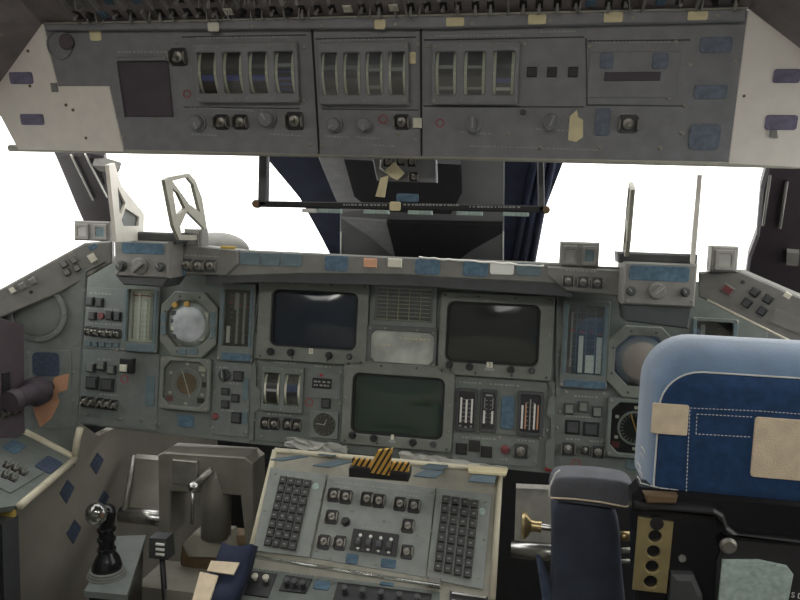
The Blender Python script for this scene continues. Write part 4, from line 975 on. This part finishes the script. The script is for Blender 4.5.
# hand controller
hc = ptY(108, 580, 1.14)
t = T('hand_controller', 'black control stick with round clear guard on a grey stepped base', 'control stick', hc-V3((0, 0, .03)))
zz = hc.z
HP = PL((0, 1, zz), X, (0, 1, 0))
bp = [HP.hit(84, 591), HP.hit(127, 595), HP.hit(146, 535), HP.hit(117, 536)]
hexa('base_plate', bp, [p-V3((0, 0, .012)) for p in bp], 'panel2', t)
cc = sum(bp, V3())/4
hexa('pedestal', [p.lerp(cc, .12)-V3((0, 0, .012)) for p in bp], [V3((p.lerp(cc, .3).x, p.lerp(cc, .3).y, 0)) for p in bp], 'black', t)
sb = HP.hit(107, 575)
prof = []
for i in range(3): prof += [(.036-.002*i, .005*i), (.036-.002*i, .005*i+.003), (.033-.002*i, .004+.005*i)]
P('bellows', lathe(prof, 'rubber', 28), t, Matrix.Translation(sb))
gp = [(0, .012), (.001, .022), (.001, .036), (0, .046), (0, .060), (-.001, .085), (.002, .108), (.003, .122), (.003, .134), (.003, .141)]
tube('grip', [sb+V3((a, 0, b_)) for a, b_ in gp], [.028, .027, .022, .0155, .0145, .0135, .0135, .0155, .0145, .007], 'blackgloss', t, 20)
for dz in (.052, .072, .092): P('finger_ridge', lathe([(.013, -.004), (.0172, -.002), (.0172, .002), (.013, .004)], 'blackgloss', 20), t, Matrix.Translation(sb+V3((0, 0, dz))))
P('trigger_button', lathe([(.005, 0), (.005, .006), (.003, .008)], 'peach', 12), t, Matrix.Translation(sb+V3((.0, -.012, .124))) @ Matrix.Rotation(math.radians(60), 4, 'X'))
gc = ptY(96, 514, sb.y-.022); Mg_ = Matrix.Translation(gc) @ Matrix.Rotation(math.radians(78), 4, 'X')
P('clear_guard', lathe([(.004, -.014), (.013, -.011), (.020, -.004), (.021, 0), (.020, .004), (.013, .011), (.004, .014)], 'clearball', 20), t, Mg_)
P('guard_ring', plate(circ(.0215, 24), [circ(.018, 24)], .005, 'steel', -.0025), t, Mg_)
P('guard_hub', lathe([(.007, -.006), (.007, .006), (.005, .008)], 'hudgrey', 12), t, Mg_)
tube('guard_arm', [gc+V3((.006, .006, .004)), sb+V3((.002, -.004, .125))], .004, 'darkgrey', t, 8)

# ================================================================== centre console
kt, kb = KEYS.hit(385, 462), KEYS.hit(375, 585)
XL, XR = KEYS.hit(271, 462).x, KEYS.hit(499, 488).x
tb = MAIN.hit(400, 462)
t = T('centre_console', 'centre console with cream edges between the two footwells', 'console', V3(((XL+XR)/2, 1.2, 0)))
ytop = kt.y+.01; ztop = kt.z
yb = tb.y-.004; zb = MAIN.hit(400, 458).z
low = V3((0, .80, kb.z-.15))
prof = [(yb, 0), (yb, zb), (ytop, ztop), (kb.y, kb.z), (low.y, low.z), (low.y, 0)]
def xprism(name, prof, x0, x1, m, parent):
    n = len(prof); c = V3(((x0+x1)/2, sum(p[0] for p in prof)/n, sum(p[1] for p in prof)/n))
    v = [V3((x, p[0], p[1]))-c for x in (x0, x1) for p in prof]
    f = [tuple(range(n)), tuple(range(n, 2*n))]+[(i, (i+1) % n, n+(i+1) % n, n+i) for i in range(n)]
    return P(name, mk(v, f, m), parent, Matrix.Translation(c))
xprism('body', prof, XL, XR, 'beige', t)
for x in (XL, XR): tube('cream_edge', [V3((x, ytop, ztop)), V3((x, kb.y, kb.z))], .006, 'cream', t, 8)
tube('cream_edge', [V3((XL, ytop, ztop)), V3((XR, ytop, ztop))], .006, 'cream', t, 8)
TOPP = PL((0, ytop, ztop), X, (0, yb-ytop, zb-ztop))
def flat(px, py): return (px, py)
for r in ((291, 444, 313, 452), (281, 455, 300, 462), (330, 449, 352, 457), (322, 460, 346, 468), (424, 463, 448, 470), (417, 471, 441, 478), (470, 476, 496, 483)): patch(TOPP, r, t, 'velcroteal')
plate_px('tan_plate', TOPP, [(468, 466), (508, 470), (506, 476), (468, 473)], .004, 'tape', t)
# crumpled foil along the lower edge of the main panel
def foil(pts):
    v, f = [], []
    for i, (x, y) in enumerate(pts):
        for j in range(4): v.append(MAIN.hit(x+random.uniform(-2, 2), y+j*3.2+random.uniform(-1.2, 1.2), .014+random.uniform(0, .008)))
    n = len(pts)
    f = [(i*4+j, (i+1)*4+j, (i+1)*4+j+1, i*4+j+1) for i in range(n-1) for j in range(3)]
    k = len(v); v += [p-MAIN.n*.012 for p in v]
    f += [tuple(k+a for a in q) for q in f]
    f += [(i*4, (i+1)*4, k+(i+1)*4, k+i*4) for i in range(n-1)]+[(i*4+3, (i+1)*4+3, k+(i+1)*4+3, k+i*4+3) for i in range(n-1)]+[(0, 1, k+1, k), (1, 2, k+2, k+1), (2, 3, k+3, k+2)]
    q = (n-1)*4; f += [(q+j, q+j+1, k+q+j+1, k+q+j) for j in range(3)]
    c = sum(v, V3())/len(v)
    return P('crumpled_sheet', mk([p-c for p in v], f, 'crumple'), None, Matrix.Translation(c))
tag(foil([(286+i*6, 437+i*1.0) for i in range(11)]), 'crumpled pale sheet under the clock dial left of the lower screen', 'sheet')
tag(foil([(400+i*7, 451+i*1.15) for i in range(16)]), 'crumpled pale sheet under the strip gauges right of the lower screen', 'sheet')
# hazard bracket
HB = PL(TOPP.hit(380, 474), X, Z)
h = T('hazard_bracket', 'black and orange striped bracket standing on the centre console', 'bracket', TOPP.hit(380, 474))
plate_px('base', HB, [(350, 466), (354, 464), (410, 471), (409, 480), (350, 475)], .03, 'black', h, -.02, ch=.002)
plate_px('striped_wing', HB, [(353, 457), (372, 459), (373, 470), (352, 467)], .006, 'hazard', h, .0, ch=.001)
plate_px('striped_wing', HB, [(390, 461), (410, 462), (409, 475), (391, 473)], .006, 'hazard', h, .0, ch=.001)
plate_px('striped_handle', HB, [(379, 448), (394, 446), (392, 460), (391, 473), (371, 470), (374, 459)], .008, 'hazard', h, .006, ch=.001)
# keyboards and centre panel
def keypad(label, corners, outline, off=.002):
    kb_ = T('keypad', label, 'keypad', KEYS.hit(sum(p[0] for p in outline)/4, max(p[1] for p in outline)))
    plate_px('backing_plate', KEYS, outline, .004, 'console', kb_, .0, ch=.001)
    (ax_, ay), (bx_, by), (cx_, cy), (dx_, dy) = corners
    for r_ in range(8):
        for c_ in range(4):
            u_, w_ = (c_+.5)/4, (r_+.5)/8
            x = (ax_*(1-u_)+bx_*u_)*(1-w_)+(cx_*(1-u_)+dx_*u_)*w_; y = (ay*(1-u_)+by*u_)*(1-w_)+(cy*(1-u_)+dy*u_)*w_
            Mq = KEYS.M(x, y, .004)
            k_ = P('key', rbox(.0135, .0158, .007, 'key', .002), kb_, Mq)
            P('key_legend', rbox(.005, .0018, .0003, 'print', .0001), k_, Mq @ Matrix.Translation((0, .0005, .007)))
    ls = []
    for i in range(5):
        u_ = i/4; ls.append([(ax_*(1-u_)+bx_*u_, ay*(1-u_)+by*u_), (cx_*(1-u_)+dx_*u_, cy*(1-u_)+dy*u_)])
    for j in range(9):
        w_ = j/8; ls.append([(ax_*(1-w_)+cx_*w_, ay*(1-w_)+cy*w_), (bx_*(1-w_)+dx_*w_, by*(1-w_)+dy*w_)])
    b = MB()
    for l in ls: b.tube([KEYS.hit(*l[0], .0055), KEYS.hit(*l[1], .0055)], .0008, 4)
    b.build('key_dividers', 'print', kb_)
    return kb_
k1 = keypad('left keypad of thirty-two black keys on the centre console', ((281, 476), (313, 481), (264, 546), (297, 552)), [(271, 468), (327, 475), (310, 558), (253, 551)])
k2 = keypad('right keypad of thirty-two black keys on the centre console', ((442, 495), (480, 501), (433, 571), (472, 580)), [(437, 488), (491, 495), (483, 590), (427, 579)])
for kq, x, y in ((k1, 316, 487), (k2, 482, 512)): disc(KEYS, x, y, 3.5, kq, 'velcropale', 'round_sticker', .0008, .004)
screws(KEYS, [(276, 474), (265, 511), (258, 546), (320, 500), (312, 545)], k1, .0026, .004); screws(KEYS, [(438, 492), (486, 502), (432, 532), (484, 540), (430, 570), (479, 578)], k2, .0026, .004)
cp = panel('control_panel', 'grey switch panel with white thumbwheels between the two keypads', KEYS, [(328, 475), (436, 488), (426, 578), (311, 558)], 'console', .004)
WM_off = .004
for x, y in ((334, 495), (346, 497), (367, 499), (379, 501), (400, 504), (414, 506), (332, 517), (408, 526), (324, 542), (340, 543), (407, 552)):
    toggle(KEYS, x, y, 12, cp, 0, base='black', s2=14)
knob(KEYS, 346, 522, 4.5, cp, 0, 'black', point=None)
tw = plate_px('thumbwheel_bank', KEYS, [(354, 529), (399, 535), (396, 557), (350, 550)], .006, 'black', cp, 0)
for i in range(4):
    x0, y0 = 360+i*10.2, 537+i*1.4
    Mq = KEYS.M(x0-1, y0+6, .0035); o = P('thumbwheel', lathe([(.009, -.0055), (.011, -.004), (.011, .004), (.009, .0055)], 'darkgrey', 16), cp, Mq @ Matrix.Rotation(math.pi/2, 4, 'Y'))
    for yy in (-1, 11.5): disc(KEYS, x0+(1 if yy < 0 else -1.5), y0+yy, 1.7, cp, 'whitepaint', 'white_stud', .003, .006)
for r in ((346, 554, 358, 564), (381, 559, 396, 568)): patch(KEYS, r, cp)
screws(KEYS, [(331, 479), (432, 492), (324, 522), (384, 521), (418, 535), (330, 558), (375, 564), (316, 550), (352, 511)], cp, .003)
letters(KEYS, [(334, 486, 350, .12), (362, 489, 384, .12), (395, 494, 416, .12), (326, 508, 340, .12), (402, 515, 414, .12), (318, 534, 346, .12), (362, 527, 392, .12), (404, 541, 414), (320, 551, 345, .12), (335, 482, 420, .12)], cp)
# lower, flatter console panel with guard rail
LOWP = PL((0, kb.y, kb.z+.002), X, (0, kb.y-low.y, kb.z-low.z))
t = panel('lower_console_panel', 'flat lower console panel with sunken switch wells at the bottom edge', LOWP, [(244, 566), (440, 591), (436, 660), (205, 660)], 'panel', .006, 'switch panel')
for pts, n in (([(253, 572), (277, 575), (268, 598), (244, 595)], 2), ([(286, 576), (312, 580), (306, 594), (279, 591)], 3), ([(338, 583), (432, 595), (428, 640), (326, 625)], 5)):
    wl_ = plate_px('switch_well', LOWP, pts, .003, 'black', t, 0)
    for i in range(n):
        u_ = (i+.6)/(n+.2); x = pts[0][0]*(1-u_)+pts[1][0]*u_-4; y = pts[0][1]*(1-u_)+pts[1][1]*u_+8
        P('lever', lathe([(.003, 0), (.003, .004), (.006, .007), (.0065, .011), (.004, .013)], 'ivory' if n == 2 else 'darkgrey', 12), wl_, LOWP.M(x, y, .003))
for r in ((314, 581, 330, 590), (352, 575, 366, 579), (380, 581, 394, 586)): patch(LOWP, r, t)
screws(LOWP, [(249, 570), (240, 592), (318, 578), (332, 582), (334, 596)], t, .003)
letters(LOWP, [(258, 569, 280, .12), (290, 573, 314, .12), (345, 579, 420, .12)], t)
tube('clear_guard_rail', [KEYS.hit(250, 556, .018), KEYS.hit(440, 586, .018)], .004, 'clearball', t, 8)
tube('clear_guard_rail', [KEYS.hit(250, 556, .018), LOWP.hit(225, 600, .018), LOWP.hit(210, 640, .018)], .004, 'steel', t, 8)
box_px('hinge_block', KEYS, (428, 578, 441, 588), .012, 'hudgrey', t)
sl_ = plate_px('black_slot', LOWP, [(450, 592), (488, 598), (486, 640), (446, 640)], .003, 'black', t, .0)
for i in range(2): plate_px('slot_fin', LOWP, [(452, 595+i*8), (486, 600+i*8), (486, 602+i*8), (452, 597+i*8)], .006, 'steel', sl_, .003)

# navy strap with cream patches leaning at the console
sp = T('harness_strap', 'folded navy strap with two cream patches beside the centre console', 'strap', ptY(215, 600, 1.12)-V3((0, 0, .1)))
q = [ptY(194, 602, 1.08), ptY(232, 606, 1.08), ptY(252, 548, 1.16), ptY(222, 546, 1.16)]
n, v, f = 6, [], []
for j in range(n+1):
    for i in range(n+1):
        p = q[0].lerp(q[1], i/n).lerp(q[3].lerp(q[2], i/n), j/n); v.append(p+V3((0, -.012*math.sin(i/n*math.pi), .008*math.sin(j*1.3))))
k = len(v); f = [(j*(n+1)+i, j*(n+1)+i+1, (j+1)*(n+1)+i+1, (j+1)*(n+1)+i) for j in range(n) for i in range(n)]
v += [p+V3((.0, .03, -.02)) for p in v]; f += [tuple(k+a for a in qq) for qq in f]
for i in range(n): f += [(i, i+1, k+i+1, k+i), (n*(n+1)+i, n*(n+1)+i+1, k+n*(n+1)+i+1, k+n*(n+1)+i), (i*(n+1), (i+1)*(n+1), k+(i+1)*(n+1), k+i*(n+1)), (i*(n+1)+n, (i+1)*(n+1)+n, k+(i+1)*(n+1)+n, k+i*(n+1)+n)]
c = sum(v, V3())/len(v); P('webbing', mk([p-c for p in v], f, 'navy', True), sp, Matrix.Translation(c))
ST = PL(q[0].lerp(q[2], .5)+V3((0, -.016, .0)), (q[1]-q[0]), (q[3]-q[0]))
plate_px('cream_patch', ST, [(212, 562), (240, 564), (234, 576), (208, 572)], .004, 'patchcream', sp, .002); plate_px('cream_patch', ST, [(201, 573), (219, 577), (208, 610), (192, 606)], .004, 'patchcream', sp, .002)

# ================================================================== right seat
SX = .575
hz0, hz1 = SEATP.hit(650, 503).z, SEATP.hit(700, 345).z
HW = 2*(SX-SEATP.hit(650, 430).x); HH = hz1-hz0
seat = T('pilot_seat', 'blue fabric headrest and black back of the right crew seat', 'seat', V3((SX, .80, 0)))
def cushion(loops, m, name, cap0=True, cap1=True, n=9):
    v, f = [], []
    for (ins, z, dzt) in loops:
        ps = rr2(HW-2*ins, HH-2*ins, max(.006, .055-ins*1.7), max(.004, .02-ins*.5), n)
        for p in ps: v.append((p.x, p.y-(dzt if p.y > 0 else 0), z))
    N = 4*n
    for j in range(len(loops)-1): f += [(j*N+i, j*N+(i+1) % N, (j+1)*N+(i+1) % N, (j+1)*N+i) for i in range(N)]
    if cap0: f.append(tuple(range(N)))
    if cap1: f.append(tuple((len(loops)-1)*N+i for i in range(N)))
    M_ = SEATP.at(V3((SX, .80, (hz0+hz1)/2)))
    return P(name, mk(v, f, m, True), seat, M_)
cushion([(.022, -.11, 0), (.006, -.10, 0), (0, -.085, 0), (0, -.045, 0), (.002, -.02, .008), (.005, -.004, .017), (.008, 0, .022)], 'bluegusset_lit', 'headrest_gusset')
back = cushion([(.0085, -.02, .022), (.0085, -.001, .022), (.011, .004, .022), (.028, .008, .016)], 'blueback', 'headrest_back')
patch(SEATP, (650, 402, 686, 432), seat, 'patchcream', 'cream_patch', .008, .003)
patch(SEATP, (749, 418, 850, 478), seat, 'patchcream', 'cream_patch', .008, .003)
def stitch(pts, off=.0085, dash=5, gap=2.2, r=.0007):
    b = MB()
    for a, c in zip(pts, pts[1:]):
        L = math.hypot(c[0]-a[0], c[1]-a[1]); s = 0
        while s < L:
            e_ = min(L, s+dash); f1, f2 = s/L, e_/L
            b.tube([SEATP.hit(a[0]+(c[0]-a[0])*f1, a[1]+(c[1]-a[1])*f1, off), SEATP.hit(a[0]+(c[0]-a[0])*f2, a[1]+(c[1]-a[1])*f2, off)], r, 5); s += dash+gap
    return b.build('stitching', 'thread', seat)
stitch([(686, 499), (688, 450), (690, 408), (760, 411), (840, 417)], dash=2.2, gap=1.6, r=.00045)
stitch([(750, 437), (696, 434), (697, 414), (752, 417)], dash=2.2, gap=1.6, r=.00045)
_pl = [V3((p.x, p.y-(.022 if p.y > 0 else 0))) for p in rr2(HW-.016, HH-.016, .043, .016, 9)]
tube('piping', [SEATP.at(V3((SX, .80, (hz0+hz1)/2))) @ V3((p.x, p.y, .0005)) for p in _pl+_pl[:1]], .0011, 'thread', seat, 6)
stitch([(640, 483), (660, 488), (678, 490)], .006, 9, 1)
b = MB()
for (x, y) in ((640, 452), (637, 462), (639, 470), (637, 476), (641, 446)):
    b.tube([SEATP.hit(x, y, .012), SEATP.hit(x+2.5, y+3.5, .014), SEATP.hit(x+3.5, y+7, .012)], .0007, 5)
b.build('loose_threads', 'thread', seat)
# seat back shell
SHELL = PL(SEATP.o+SEATP.n*.012, X, Z); SO = .020
plate_px('back_shell', SHELL, [(632, 496), (640, 488), (700, 494), (850, 508), (850, 760), (640, 760)], .03, 'blackgloss', seat, SO-.05, ch=.004)
plate_px('raised_frame', SHELL, [(634, 500), (712, 506), (722, 512), (726, 524), (735, 531), (850, 543), (850, 548), (733, 537), (722, 532), (717, 520), (708, 513), (634, 507)], .010, 'black', seat, SO-.02, ch=.003)
plate_px('raised_frame', SHELL, [(735, 531), (850, 543), (850, 760), (708, 760), (716, 560), (722, 545)], .006, 'blackmatte', seat, SO-.02, ch=.003)
o, M = SHELL.poly([(638, 516), (673, 521), (666, 592), (632, 588)])
c = SHELL.uv(*[sum(p[i] for p in [(638, 516), (673, 521), (666, 592), (632, 588)])/4 for i in (0, 1)])
hs = []
for x, y in ((656, 520.5), (654.5, 535), (653, 550), (651.5, 565), (650, 580)): 
    q_ = SHELL.uv(x, y)-c; hs.append(circ(.0072, 18, q_.x, q_.y))
hs = hs[1:] 
q_ = SHELL.uv(655.5, 523.5)-c
P('perforated_plate', plate(o, hs, .004, 'brassdull', SO-.0195, .0008), seat, M)
disc(SHELL, 656, 522, 7, seat, 'black', 'plate_hole_plug', .001, SO-.0157)
P('back_screw', lathe([(.009, 0), (.009, .002), (.006, .005), (.002, .005)], 'metal', 18), seat, SHELL.M(726, 542, SO-.012))
plate_px('pale_velcro', SHELL, [(720, 556), (756, 556), (784, 562), (790, 570), (784, 601), (777, 640), (712, 640)], .004, 'velcropale', seat, SO-.013, ch=.001)
disc(SHELL, 682, 558, 4, seat, 'hudgrey', 'rivet', .003, SO-.02)
plate_px('lower_bracket', SHELL, [(670, 570), (692, 571), (700, 590), (704, 640), (664, 640)], .014, 'darkgrey', seat, SO-.02, ch=.005)
plate_px('upper_clip', SHELL, [(642, 490), (676, 492), (674, 500), (646, 500)], .012, 'brown', seat, SO-.02, ch=.002)
fc = bpy.data.curves.new('txt', 'FONT'); fc.body = 'S DE'; fc.size = .0085; fc.extrude = .0002
fo_ = bpy.data.objects.new('txt', fc); COL.objects.link(fo_)
me = bpy.data.meshes.new_from_object(fo_.evaluated_get(bpy.context.evaluated_depsgraph_get())); bpy.data.objects.remove(fo_); me.materials.append(MATS['whitepaint'])
P('stencil_text', me, seat, SHELL.M(788.5, 594, SO-.0135) @ Matrix.Rotation(math.radians(-3), 4, 'Z'))
hexa('seat_base', [(SX-.19, .84, .58), (SX+.19, .84, .58), (SX+.19, 1.2, .50), (SX-.19, 1.2, .50)], [(SX-.17, .86, 0), (SX+.17, .86, 0), (SX+.17, 1.1, 0), (SX-.17, 1.1, 0)], 'black', seat)
for sx_ in (-.15, .15): hexa('back_strut', [(SX+sx_-.02, .83, .5), (SX+sx_+.02, .83, .5), (SX+sx_+.02, .87, .5), (SX+sx_-.02, .87, .5)], [(SX+sx_-.02, .83, .9), (SX+sx_+.02, .83, .9), (SX+sx_+.02, .87, .9), (SX+sx_-.02, .87, .9)], 'black', seat)

# padded cover left of the seat, brass knob
PD = PL(ptY(592, 530, .93), X, Z)
t = T('padded_cover', 'dark navy padded block with flap and brass knob beside the blue seat', 'padded cover', V3((PD.hit(592, 600).x, .96, 0)))
def pillow(pts, d, m, name, off, rnd_=.012):
    o, M = PD.poly(pts); loops = []
    cen = V3((0, 0))
    v, f = [], []; n = len(o)
    for (k_, z) in ((.90, off-d), (1, off-d*.85), (1, off-rnd_), (.97, off-rnd_*.35), (.90, off)):
        for p in o: v.append((p.x*k_, p.y*k_ if k_ == 1 else p.y*(1-(1-k_)*.6), z))
    for j in range(4): f += [(j*n+i, j*n+(i+1) % n, (j+1)*n+(i+1) % n, (j+1)*n+i) for i in range(n)]
    f += [tuple(range(n)), tuple(4*n+i for i in range(n))]
    ob = P(name, mk(v, f, m, True), t, M); md = ob.modifiers.new('soft', 'SUBSURF'); md.levels = 2; md.render_levels = 2
    return ob
pillow([(550, 498), (552, 520), (552, 560), (550, 600), (546, 660), (590, 664), (634, 664), (628, 610), (622, 560), (622, 505), (590, 500)], .05, 'padnavy', 'pad_body', 0.0, .02)
pillow([(549, 500), (549, 486), (552, 477), (562, 474), (600, 476), (628, 480), (635, 485), (635, 501), (633, 511), (600, 506), (570, 502)], .055, 'padgrey', 'top_flap', .008, .014)
tube('flap_piping', [PD.hit(x, y, .012) for x, y in ((550, 498), (556, 498), (575, 499), (600, 502), (626, 507), (633, 504))], .0014, 'patchcream', t, 6)
tube('side_piping', [PD.hit(x, y, .008) for x, y in ((549, 497), (550, 486), (556, 473), (560, 470))], .0012, 'thread', t, 6)
kc = PD.hit(524, 525, -.03); Mx = Matrix.Translation(kc) @ Matrix.Rotation(math.pi/2, 4, 'Y')
kn = P('brass_knob', lathe([(.004, -.004), (.018, -.003), (.0195, 0), (.017, .004), (.0085, .010), (.0075, .016), (.008, .022), (.008, .024)], 'brass', 24), t, Mx)
P('knob_shaft', lathe([(.0045, .022), (.0045, .06)], 'steel', 12), kn, Mx)
tube('cross_bolt', [PD.hit(618, 536, -.02), PD.hit(634, 536, -.02)], .0065, 'brass', t, 14)
tube('cross_bolt', [PD.hit(614, 551, -.02), PD.hit(632, 550, -.02)], .004, 'metal', t, 10); tube('cross_bolt', [PD.hit(614, 562, -.02), PD.hit(630, 561, -.02)], .003, 'metal', t, 10)
plate_px('side_flap', PD, [(536, 560), (541, 562), (550, 585), (556, 606), (556, 660), (544, 660), (542, 600)], .012, 'velcrodark', t, -.02, ch=.003)
tube('support_post', [V3((PD.hit(592, 640).x, .975, PD.hit(592, 640).z)), V3((PD.hit(592, 640).x, .975, 0))], .02, 'black', t)
